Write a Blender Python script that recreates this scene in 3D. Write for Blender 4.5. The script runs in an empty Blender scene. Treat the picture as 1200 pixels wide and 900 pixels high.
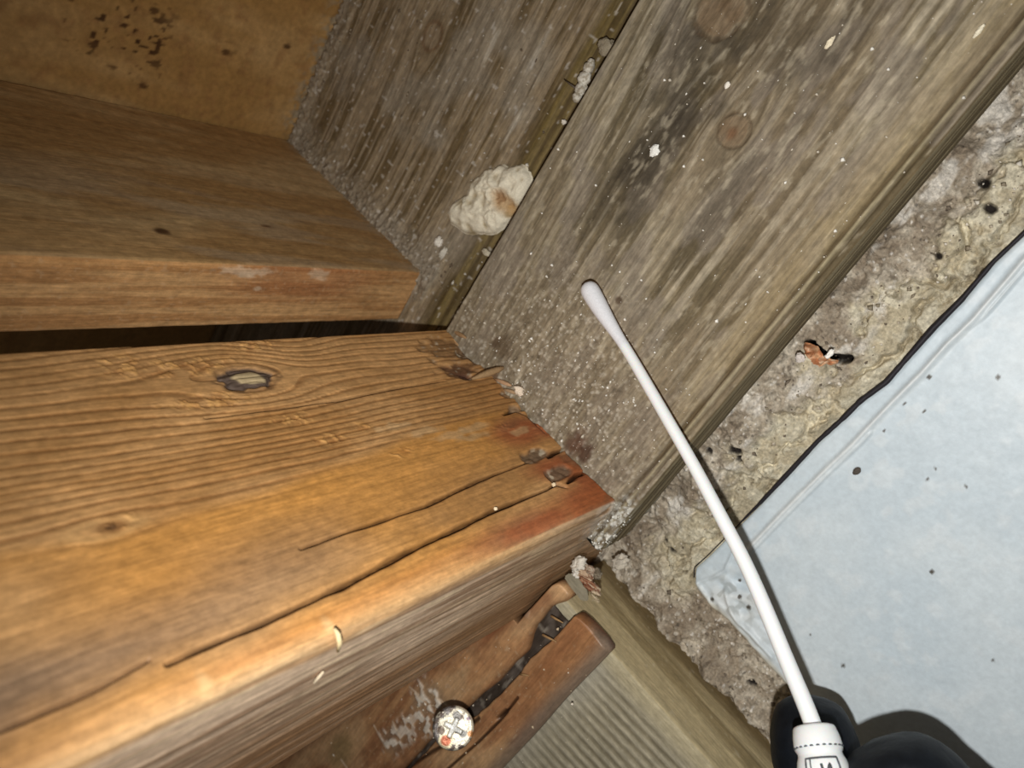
import bpy, bmesh, math, random
import numpy as np
from mathutils import Vector, Matrix

# ------------------------------------------------------------------ units, axes
# World: X runs along the boards to the right, Y goes into the wall, Z is up.
# All lengths below are written in "u"; one u is S metres.
S = 0.20
OFF = np.array([0.0, 0.0, 0.9])          # eye height above the (unseen) ground, metres
F = 870.0                                # focal length in pixels of a 1200 px wide frame
d1 = np.array([618, -100, 870.0]); d2 = np.array([-984, 1498, 870.0])
d1 /= np.linalg.norm(d1); d2 -= d1 * (d1 @ d2); d2 /= np.linalg.norm(d2); d3 = np.cross(d1, d2)
R = np.array([-d2, d1, d3])              # rows: world axes in camera axes (right, down, forward)

def ray(x, y): return R @ np.array([x - 600.0, y - 450.0, F])
def onY(x, y, Y): r = ray(x, y); return r * Y / r[1]
def onX(x, y, X): r = ray(x, y); return r * X / r[0]
def onZ(x, y, Z): r = ray(x, y); return r * Z / r[2]
def W(x, y, z): return ray(x, y) / F * z         # a point at depth z (u)
def M(P): return np.asarray(P, float) * S + OFF  # u -> metres

# ------------------------------------------------------------------ camera, light, world
sc = bpy.context.scene
col = sc.collection
cam_d = bpy.data.cameras.new('camera'); cam = bpy.data.objects.new('camera', cam_d); col.objects.link(cam)
cam_d.sensor_fit = 'HORIZONTAL'; cam_d.sensor_width = 36; cam_d.lens = 36 * F / 1200
cam_d.clip_start = 0.005; cam_d.clip_end = 50
right, down, fwd = R[:, 0], R[:, 1], R[:, 2]
m = Matrix.Identity(4)
for i in range(3):
    m[i][0] = right[i]; m[i][1] = -down[i]; m[i][2] = -fwd[i]; m[i][3] = OFF[i]
cam.matrix_world = m
cam_d.dof.use_dof = True; cam_d.dof.focus_distance = 1.02 * S; cam_d.dof.aperture_fstop = 18
sc.camera = cam

w = bpy.data.worlds.new('world'); sc.world = w; w.use_nodes = True
w.node_tree.nodes['Background'].inputs[0].default_value = (1.0, 0.92, 0.82, 1)
w.node_tree.nodes['Background'].inputs[1].default_value = 0.06

# the phone's lamp, just beside the lens
ld = bpy.data.lights.new('phone_lamp', 'SPOT'); lo = bpy.data.objects.new('phone_lamp', ld); col.objects.link(lo)
ld.energy = 1.6; ld.shadow_soft_size = 0.0022; ld.spot_size = math.radians(125); ld.spot_blend = 1.0
ld.color = (1.0, 0.985, 0.95)
lp = (right * -0.012 + down * 0.10 + fwd * -0.04)
ldir = ray(820, 380); ldir /= np.linalg.norm(ldir)
lo.location = M(lp)
lo.rotation_euler = Vector(ldir).to_track_quat('-Z', 'Y').to_euler()

sc.view_settings.view_transform = 'Standard'; sc.view_settings.look = 'None'
sc.view_settings.exposure = 0.22; sc.view_settings.gamma = 1.0; sc.view_settings.use_curve_mapping = False

# ------------------------------------------------------------------ noise
rng = np.random.default_rng(7)
TB = rng.random(4096).astype(np.float32); PM = rng.permutation(4096)
def vn(x, y, seed=0):
    x = np.asarray(x, np.float64) + seed * 13.37; y = np.asarray(y, np.float64) + seed * 7.91
    xi = np.floor(x).astype(np.int64); yi = np.floor(y).astype(np.int64)
    fx = (x - xi); fy = (y - yi); fx = fx * fx * (3 - 2 * fx); fy = fy * fy * (3 - 2 * fy)
    def h(a, b): return TB[(PM[(a + seed * 101) & 4095] + b) & 4095]
    a = h(xi, yi); b = h(xi + 1, yi); c = h(xi, yi + 1); d = h(xi + 1, yi + 1)
    return (a + (b - a) * fx) * (1 - fy) + (c + (d - c) * fx) * fy
def fbm(x, y, n=4, seed=0, g=0.5):
    t = 0; a = 1; s = 0
    for i in range(n):
        t = t + a * vn(x, y, seed + i); s += a; a *= g; x, y = 1.92 * x - .62 * y, .62 * x + 1.92 * y
    return t / s
def worley(x, y, seed=0, jit=.9):
    """distance to the nearest and second nearest cell point, and a random value of the cell"""
    xi = np.floor(x).astype(np.int64); yi = np.floor(y).astype(np.int64); F1 = np.full(x.shape, 9.); F2 = F1.copy(); ID = np.zeros(x.shape)
    for dx in (-1, 0, 1):
        for dy in (-1, 0, 1):
            a = xi + dx; b = yi + dy; k = PM[(PM[(a + seed * 57) & 4095] + b) & 4095]
            d = np.hypot(a + .5 + jit * (TB[k] - .5) - x, b + .5 + jit * (TB[(k + 1031) & 4095] - .5) - y)
            n = d < F1; F2 = np.where(n, F1, np.minimum(F2, d)); ID = np.where(n, TB[(k + 77) & 4095], ID); F1 = np.where(n, d, F1)
    return F1, F2, ID
def ss(a, b, x): t = np.clip((x - a) / (b - a), 0, 1); return t * t * (3 - 2 * t)
def lin(*c):
    c = np.array(c, float) / 255; return np.where(c <= .04045, c / 12.92, ((c + .055) / 1.055) ** 2.4)
def mixc(A, B, t): return A + (B - A) * t[..., None]
def seg(x, y, pts):
    """distance to a polyline, and 0..1 position along it"""
    pts = np.asarray(pts, float); best = np.full(x.shape, 1e9); tt = np.zeros(x.shape)
    L = np.r_[0, np.cumsum(np.linalg.norm(np.diff(pts, axis=0), axis=1))]
    for i in range(len(pts) - 1):
        a = pts[i]; b = pts[i + 1]; ab = b - a; l2 = ab @ ab + 1e-12
        t = np.clip(((x - a[0]) * ab[0] + (y - a[1]) * ab[1]) / l2, 0, 1)
        d = np.hypot(x - a[0] - t * ab[0], y - a[1] - t * ab[1]); k = d < best
        best = np.where(k, d, best); tt = np.where(k, np.clip((L[i] + t * math.sqrt(l2)) / L[-1], 0, 1), tt)
    return best, tt
def blob(x, y, cx, cy, rx, ry, n=None, e=1.0, ang=0.0):
    c, s = math.cos(ang), math.sin(ang); u = (x - cx) * c + (y - cy) * s; v = -(x - cx) * s + (y - cy) * c
    q = np.sqrt((u / rx) ** 2 + (v / ry) ** 2)
    if n is not None: q = q + (n - .5) * e
    return q                                          # < 1 inside

# ------------------------------------------------------------------ materials
def mat(name, rough=0.7, base=None, fine=(1, 1, 1), fscale=900, famp=0.18, bump=0.25, bdist=0.0003, spec=0.35, metal=0.0, sub=0.0):
    mt = bpy.data.materials.new(name); mt.use_nodes = True; nt = mt.node_tree; N = nt.nodes; L = nt.links
    b = N['Principled BSDF']; b.inputs['Roughness'].default_value = rough
    b.inputs['Specular IOR Level'].default_value = spec; b.inputs['Metallic'].default_value = metal
    if sub: b.inputs['Subsurface Weight'].default_value = sub; b.inputs['Subsurface Scale'].default_value = 0.002
    tc = N.new('ShaderNodeTexCoord'); mp = N.new('ShaderNodeMapping'); mp.inputs['Scale'].default_value = fine
    L.new(tc.outputs['Object'], mp.inputs['Vector'])
    nz = N.new('ShaderNodeTexNoise'); nz.inputs['Scale'].default_value = fscale; nz.inputs['Detail'].default_value = 4
    L.new(mp.outputs['Vector'], nz.inputs['Vector'])
    mr = N.new('ShaderNodeMapRange'); mr.inputs['From Min'].default_value = .3; mr.inputs['From Max'].default_value = .7
    mr.inputs['To Min'].default_value = 1 - famp; mr.inputs['To Max'].default_value = 1 + famp
    L.new(nz.outputs['Fac'], mr.inputs['Value'])
    n2 = N.new('ShaderNodeTexNoise'); n2.inputs['Scale'].default_value = fscale * .42; n2.inputs['Detail'].default_value = 6; n2.inputs['Roughness'].default_value = .7
    mp2 = N.new('ShaderNodeMapping'); mp2.inputs['Scale'].default_value = tuple(max(v, .6) if v < 1 else 1 for v in fine); L.new(tc.outputs['Object'], mp2.inputs['Vector']); L.new(mp2.outputs['Vector'], n2.inputs['Vector'])
    m2 = N.new('ShaderNodeMapRange'); m2.inputs['From Min'].default_value = .36; m2.inputs['From Max'].default_value = .66
    m2.inputs['To Min'].default_value = 1 - famp * .9; m2.inputs['To Max'].default_value = 1 + famp * .9; L.new(n2.outputs['Fac'], m2.inputs['Value'])
    mm = N.new('ShaderNodeMath'); mm.operation = 'MULTIPLY'; L.new(mr.outputs['Result'], mm.inputs[0]); L.new(m2.outputs['Result'], mm.inputs[1])
    mx = N.new('ShaderNodeVectorMath'); mx.operation = 'SCALE'; L.new(mm.outputs[0], mx.inputs['Scale'])
    if base is None:
        at = N.new('ShaderNodeAttribute'); at.attribute_name = 'Col'; L.new(at.outputs['Color'], mx.inputs[0])
    else: mx.inputs[0].default_value = tuple(base)
    L.new(mx.outputs['Vector'], b.inputs['Base Color'])
    bp = N.new('ShaderNodeBump'); bp.inputs['Strength'].default_value = bump; bp.inputs['Distance'].default_value = bdist
    L.new(nz.outputs['Fac'], bp.inputs['Height']); L.new(bp.outputs['Normal'], b.inputs['Normal'])
    return mt
m_woodY = mat('wood_grain_along_y', .55, fine=(1, .08, 1), fscale=1500, spec=.3)
m_woodX = mat('wood_grain_along_x', .8, fine=(.1, 1, 1), fscale=1500, famp=.2, spec=.2)
m_woodX2 = mat('oiled_wood', .42, fine=(.1, 1, 1), fscale=1400, famp=.15, spec=.45)
m_woodZ = mat('wood_grain_along_z', .8, fine=(1, 1, .1), fscale=1500, famp=.15, spec=.2)
m_ply = mat('plywood', .7, fine=(1, 1, 1), fscale=500, famp=.12, spec=.25)
m_conc = mat('concrete', .9, fscale=1300, famp=.25, bump=.6, bdist=.0005, spec=.2)
m_panel = mat('painted_sheet', .42, fscale=700, famp=.05, bump=.12, spec=.4)
m_crumb = mat('crumb', .8, fscale=2500, famp=.12, bump=.4, spec=.3)
m_dark = mat('black_sealant_shadow', .6, base=lin(38, 34, 40))
m_swab = mat('white_plastic', .5, base=lin(244, 246, 246), famp=.01, bump=.0, spec=.5, sub=.15)
m_tip = mat('cotton', .95, base=lin(232, 232, 236), fscale=3000, famp=.05, bump=.5, spec=.1)
m_ink = mat('grey_ink', .6, base=lin(85, 88, 92))
m_glove = mat('black_glove', .55, base=lin(17, 21, 27), fscale=500, famp=.2, bump=.25, bdist=.0006, spec=.22)
m_steel = mat('screw_metal', .35, fscale=2500, famp=.2, spec=.6, metal=.25)

# ------------------------------------------------------------------ object helpers
def tag(o, label=None, cat=None, group=None, kind=None):
    if label: o['label'] = label
    if cat: o['category'] = cat
    if group: o['group'] = group
    if kind: o['kind'] = kind
    return o
def link(name, me, mt, parent=None, loc=None):
    o = bpy.data.objects.new(name, me); col.objects.link(o)
    if mt: me.materials.append(mt)
    if parent:
        o.parent = parent; o.matrix_parent_inverse = parent.matrix_world.inverted() if loc is None else Matrix.Identity(4)
    return o
def empty(name, P):
    o = bpy.data.objects.new(name, None); col.objects.link(o); o.location = M(P); o.empty_display_size = .01
    bpy.context.view_layer.update(); return o
def meshnp(name, V, Q, C=None, T=None, smooth=True):
    """V (n,3) metres, Q (k,4) quads, T (j,3) triangles, C (n,3) linear colours"""
    me = bpy.data.meshes.new(name); V = np.asarray(V, np.float32)
    Q = np.asarray(Q, np.int32).reshape(-1, 4); T = np.zeros((0, 3), np.int32) if T is None else np.asarray(T, np.int32)
    me.vertices.add(len(V)); me.vertices.foreach_set('co', V.ravel())
    nl = Q.size + T.size; me.loops.add(nl); me.loops.foreach_set('vertex_index', np.r_[Q.ravel(), T.ravel()])
    nf = len(Q) + len(T); me.polygons.add(nf)
    st = np.r_[np.arange(len(Q)) * 4, Q.size + np.arange(len(T)) * 3].astype(np.int32)
    me.polygons.foreach_set('loop_start', st)
    me.polygons.foreach_set('use_smooth', np.full(nf, smooth))
    me.update(calc_edges=True); me.validate()
    if C is not None:
        a = me.color_attributes.new('Col', 'FLOAT_COLOR', 'POINT')
        a.data.foreach_set('color', np.c_[np.clip(C, 0, 1), np.ones(len(C))].astype(np.float32).ravel())
    return me
def const_col(me, c):
    a = me.color_attributes.new('Col', 'FLOAT_COLOR', 'POINT')
    n = len(me.vertices); a.data.foreach_set('color', np.tile(np.r_[c, 1].astype(np.float32), n))
def grid_quads(n, m_, wrap=False, flip=False):
    i = np.arange(n - 1)[:, None]; j = np.arange(m_ if wrap else m_ - 1)[None, :]; j2 = (j + 1) % m_
    q = np.stack(np.broadcast_arrays(i * m_ + j, i * m_ + j2, (i + 1) * m_ + j2, (i + 1) * m_ + j), -1).reshape(-1, 4)
    return q[:, ::-1] if flip else q

def rrect(p0, p1, q0, q1, r, step, ks=6, r_at=None):
    """rounded rectangle; order: side0 (p=p1, q1->q0), side1 (q=q0, p1->p0), side2 (p=p0), side3 (q=q1). step: spacing per side"""
    if not hasattr(r, '__len__'): r = [r] * 4         # radii at the end of side 0,1,2,3
    P = []; sides = [((p1, q1), (p1, q0), (1, 0)), ((p1, q0), (p0, q0), (0, -1)), ((p0, q0), (p0, q1), (-1, 0)), ((p0, q1), (p1, q1), (0, 1))]
    for s, (a, b, n) in enumerate(sides):
        a = np.array(a, float); b = np.array(b, float); L = np.linalg.norm(b - a); t = (b - a) / L
        ra = r[s - 1]; rb = r[s]; k = max(2, int((L - ra - rb) / step[s]) + 1)
        for x in np.linspace(ra, L - rb, k): c = a + t * x; P.append((c[0], c[1], n[0], n[1], s))
        n2 = sides[(s + 1) % 4][2]; cc = b - t * rb - np.array(n) * rb
        for j in range(1, ks):
            th = j / ks * math.pi / 2; nn = np.array(n) * math.cos(th) + np.array(n2) * math.sin(th)
            c = cc + nn * rb; P.append((c[0], c[1], nn[0], nn[1], s if j < ks / 2 else (s + 1) % 4))
    P = np.array(P); d = np.hypot(np.diff(P[:, 0]), np.diff(P[:, 1])); b = np.r_[0, np.cumsum(d)]
    return P[:, 0], P[:, 1], P[:, 2], P[:, 3], b, P[:, 4].astype(int)

def board(name, axis, a, prof, fn, mt, parent=None, amap=None):
    p, q, pn, qn, b, side = prof; n, m_ = len(a), len(p)
    A = np.broadcast_to(a[:, None], (n, m_)).copy()
    if amap is not None: A = amap(A, np.broadcast_to(p, (n, m_)), np.broadcast_to(q, (n, m_)))
    Pp = np.broadcast_to(p, (n, m_)); Qq = np.broadcast_to(q, (n, m_)); Pn = np.broadcast_to(pn, (n, m_)); Qn = np.broadcast_to(qn, (n, m_)); Z0 = np.zeros((n, m_))
    if axis == 'Y': P = np.stack([Pp, A, Qq], -1); N = np.stack([Pn, Z0, Qn], -1)
    elif axis == 'X': P = np.stack([A, -Pp, Qq], -1); N = np.stack([Z0, -Pn, Qn], -1)
    else: P = np.stack([Qq, -Pp, A], -1); N = np.stack([Qn, -Pn, Z0], -1)
    disp, C = fn(P, np.broadcast_to(side, (n, m_)), np.broadcast_to(b, (n, m_)), A)
    V = (P + N * disp[..., None]).reshape(-1, 3); C = np.broadcast_to(C, (n, m_, 3)).reshape(-1, 3)
    q0 = grid_quads(n, m_, True)
    v = V.reshape(n, m_, 3); i, j = n // 2, 2
    fnm = np.cross(v[i, j + 1] - v[i, j], v[i + 1, j] - v[i, j]); flip = fnm @ N[i, j] < 0
    c0 = len(V); V = np.r_[V, [v[0].mean(0)], [v[-1].mean(0)]]; C = np.r_[C, [C[:m_].mean(0)], [C[-m_:].mean(0)]]
    jj = np.arange(m_); j2 = (jj + 1) % m_
    T = np.r_[np.stack([np.full(m_, c0), j2, jj], 1), np.stack([np.full(m_, c0 + 1), (n - 1) * m_ + jj, (n - 1) * m_ + j2], 1)]
    if flip: q0 = q0[:, ::-1]; T = T[:, ::-1]
    return link(name, meshnp(name, M(V), q0, C, T), mt, parent)

def var(a, b, f):
    """positions from a to b with spacing f(x)"""
    o = [a]
    while o[-1] < b: o.append(o[-1] + f(o[-1]))
    o[-1] = b; return np.array(o)

def tube(pts, rad, k=10, name='tube', C=None, cap=True, par=False):
    """lofted round body through pts (u) with radii rad (u)"""
    pts = np.asarray(pts, float); n = len(pts); T = np.gradient(pts, axis=0); T /= np.linalg.norm(T, axis=1)[:, None] + 1e-12
    s = np.cross(T[0], [.31, .2, .93]); s = s if np.linalg.norm(s) > .1 else np.cross(T[0], [1, 0, 0]); V = []
    for i in range(n):
        s = s - T[i] * (s @ T[i]); s /= np.linalg.norm(s); t = np.cross(s, T[i]); th = np.arange(k) * 2 * math.pi / k
        V.append(pts[i] + rad[i] * (np.cos(th)[:, None] * s + np.sin(th)[:, None] * t))
    V = np.concatenate(V); Q = grid_quads(n, k, True, flip=True); V = np.r_[V, [pts[0] - T[0] * rad[0] * .3], [pts[-1] + T[-1] * rad[-1] * .3]]
    j = np.arange(k); j2 = (j + 1) % k; b = (n - 1) * k
    Tr = np.r_[np.stack([np.full(k, n * k), j, j2], 1), np.stack([np.full(k, n * k + 1), b + j2, b + j], 1)]
    Tr = Tr[:, ::-1]; Q = Q[:, ::-1]
    # orient outwards
    v0, v1, v2 = V[Q[0][0]], V[Q[0][1]], V[Q[0][2]]
    if np.cross(v1 - v0, v2 - v0) @ ((v0 + v1 + v2) / 3 - (pts[0] + pts[1]) / 2) < 0: Q = Q[:, ::-1]; Tr = Tr[:, ::-1]
    CC = None if C is None else np.tile(C, (len(V), 1))
    return meshnp(name, M(V), Q, CC, Tr)

# ================================================================== SETTING
# ---- subfloor overhead
def f_ceiling():
    xs = np.r_[-9, -3, -1.5, var(-.56, 1.3, lambda x: .004 if x < .1 else .05)]; ys = np.r_[var(-.6, 1.13, lambda y: .004 if y > .3 else .04)]
    X, Y = np.meshgrid(xs, ys, indexing='ij')
    n1 = fbm(X * 9, Y * 5, 4, 3); n2 = fbm(X * 60, Y * 60, 3, 9); g = fbm(X * 30, Y * 5, 3, 29)
    C = mixc(np.broadcast_to(lin(168, 128, 74), X.shape + (3,)), lin(188, 150, 98), ss(.35, .7, n1 * .6 + g * .4))
    C = mixc(C, lin(150, 108, 66), ss(.5, .8, n2) * .5)
    # mildew: fine dark spots in a patch, and a few lone ones
    Zc = 1.3
    for (cx, cy, r, k) in [(140, 25, .1, 1), (150, 50, .07, .9), (172, 75, .05, .5), (265, 60, .03, .4)]:
        p = onZ(cx, cy, Zc); q = blob(X, Y, p[0], p[1], r, r * 1.2)
        sp = ss(.66, .76, vn(X * 170, Y * 110, 5) * .6 + .4 * vn(X * 90, Y * 70, 8)) * ss(1.1, .5, q)
        C = mixc(C, lin(70, 42, 20), sp * .8 * k)
    for cx, cy in [(181, 13), (265, 62), (337, 55), (168, 101), (110, 53)]:
        p = onZ(cx, cy, Zc); C = mixc(C, lin(66, 36, 16), ss(1.2, .7, blob(X, Y, p[0], p[1], .006, .009, n2, .5)) * .8)
    edge = ss(1.04, 1.09, Y) * ss(-.56, -.5, X)                 # dust line against the rim board
    C = mixc(C, lin(150, 140, 120), edge * ss(.45, .6, vn(X * 130, Y * 130, 4)) * .8)
    Zs = 1.3 + 0.002 * n1 + .0012 * n2 - .006 * edge * vn(X * 120, Y * 120, 6)
    V = np.stack([X, Y, Zs], -1).reshape(-1, 3)
    o = link('ceiling', meshnp('ceiling', M(V), grid_quads(len(xs), len(ys)), C.reshape(-1, 3)), m_ply); tag(o, kind='structure')
    o['label'] = 'brown subfloor sheet overhead with a patch of dark mildew spots'
f_ceiling()

# ---- concrete wall
ZT = [(1330, 150), (1200, 275), (1165, 308), (1128, 352), (1095, 385), (1060, 425), (1040, 448), (1010, 470), (990, 490), (960, 517), (925, 555), (890, 592), (860, 622), (830, 652), (812, 668)]
PY = 1.15
ztp = np.array([onY(x, y, PY) for x, y in ZT])[::-1]
def ztop(X): return np.interp(X, ztp[:, 0], ztp[:, 2])
PX0 = onY(803, 682, PY)[0]
def f_wall():
    xs = np.r_[-9, -5, -3, -2, -1.2, var(-.86, .75, lambda x: .0019), 1.0, 1.6]; zs = np.r_[-3.5, -1.2, -.6, var(-.28, .22, lambda z: .0016), .35, .7, 1.35]
    X, Z = np.meshgrid(xs, zs, indexing='ij')
    n1 = fbm(X * 22, Z * 22, 5, 11); n2 = fbm(X * 90, Z * 90, 3, 12); n3 = vn(X * 260, Z * 260, 13); n4 = vn(X * 150, Z * 150, 14); rg = 1 - abs(2 * fbm(X * 26, Z * 26, 3, 15) - 1)
    bul = np.interp(X, [-.8, -.62, -.5, -.38, -.13, .2, .7], [0, .005, .05, .065, .03, -.02, -.04]) * ss(.05, .16, Z)
    bul = np.interp(X, [-.8, -.62, -.5, -.38, -.13, .2, .7], [0, .005, .05, .065, .03, -.02, -.04]) * ss(.05, .16, Z)
    wx = X + .010 * (n1 - .5) * 2; wz = Z + .010 * (fbm(X * 22, Z * 22, 4, 24) - .5) * 2
    f1, f2, idg = worley(wx * 95, wz * 95, 1); g1, g2, idm = worley(wx * 210, wz * 210, 2)
    d = .017 * (n1 - .5) + .010 * (n2 - .5) + bul + .0035 * idg * ss(.6, .1, f1) + .0022 * idm * ss(.6, .1, g1)
    lump = ss(.12, .19, Z) * (fbm(X * 35, Z * 35, 3, 16) - .4) * .035; d = d + lump
    crust = ss(-.69, -.75, X) * ss(.2, .1, Z)                      # rough lip against the post
    d = d + crust * (.01 + .05 * (fbm(X * 45, Z * 30, 3, 17) - .35))
    C = mixc(np.broadcast_to(lin(162, 149, 131), X.shape + (3,)), lin(194, 183, 165), ss(.35, .65, n2))
    C = mixc(C, lin(138, 122, 103), ss(.48, .68, n1) * .7)
    C = mixc(C, lin(206, 197, 182), ss(.91, .97, idg) * ss(.42, .25, f1) * .85); C = mixc(C, lin(236, 230, 220), ss(.93, .97, idm) * ss(.45, .3, g1) * .8)
    C = mixc(C, lin(104, 92, 78), ss(.12, .05, idg) * ss(.42, .3, f1) * .7); C = mixc(C, lin(84, 76, 68), ss(.07, .03, idm) * ss(.45, .3, g1) * .8)
    C = mixc(C, lin(222, 216, 206), ss(.60, .72, fbm(X * 18 + 3, Z * 40, 5, 19)) * ss(.04, .12, Z) * .75)
    # cream slurry squeezed out along the top of the panel, in cracked lumps
    dz = Z - ztop(X); n5 = fbm(X * 16, Z * 16, 4, 18); n6 = fbm(X * 60, Z * 60, 4, 25)
    band = ss(.085, .055, dz + (n5 - .5) * .10 + (n2 - .5) * .03) * ss(-.04, -.01, dz) * ss(PX0 - .06, PX0 + .02, X + (n5 - .5) * .08)
    u_ = X + .5 * (Z + .2) * 0; h1, h2, idl = worley(u_ * 9.5 + 1.1 * (n5 - .5) + .25 * (n6 - .5), dz * 17 + 1.1 * (n1 - .5) + .3 * (n2 - .5) + 3.3, 3)
    dome = ss(.0, .30, h2 - h1); fine_ = ss(.42, .62, n6)
    C = mixc(C, mixc(np.broadcast_to(lin(192, 180, 152), X.shape + (3,)), lin(218, 209, 184), fine_) * (.86 + .2 * idl)[..., None], band * .88)
    crk = ss(.045, .008, h2 - h1) * ss(.42, .58, fbm(X * 20 + 7, Z * 20, 2, 26)); C = mixc(C, lin(92, 80, 62), crk * band * .75)
    d = d * (1 - band * .55) + band * (.004 + .020 * dome * (.4 + idl * .8) + .005 * (n6 - .5) - .006 * crk)
    # small pits
    for cx, cy, r in [(1160, 244, .006), (787, 645, .005), (840, 524, .004), (871, 535, .004), (868, 524, .006), (1153, 213, .006), (780, 633, .003), (877, 806, .005), (1100, 300, .004), (706, 640, .003)]:
        p = onY(cx, cy, PY); q = blob(X, Z, p[0], p[2], r, r * 1.4, n3, .4); C = mixc(C, lin(46, 40, 36), ss(1.3, .7, q)); d = d - .010 * ss(1.3, .5, q)
    # gap behind the torn orange scrap
    cr = [onY(x, y, 1.12)[[0, 2]] for x, y in [(948, 403), (962, 416), (968, 420), (990, 422)]]
    dd, t = seg(X, Z, cr); g = ss(.0075, .003, dd + (n3 - .5) * .002); d = d - .05 * g; C = mixc(C, lin(30, 24, 20), g)
    d = d - ss(.022, .0, dz) * (dz > -.02) * (X > PX0) * np.clip(d - .012, 0, 1)
    # under the panel the wall stays back
    under = ss(.0, -.012, dz) * ss(PX0 + .0, PX0 + .012, X); d = d * (1 - under) - .03 * under
    global WALL; WALL = (xs, zs, 1.17 - d)
    V = np.stack([X, 1.17 - d, Z], -1).reshape(-1, 3)
    o = link('wall_back', meshnp('wall_back', M(V), grid_quads(len(xs), len(zs)), C.reshape(-1, 3)), m_conc); tag(o, kind='structure')
    o['label'] = 'rough beige concrete wall below the grey planks'
f_wall()

# ================================================================== TIMBERS
def saw(x): f = x - np.floor(x); return f
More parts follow.
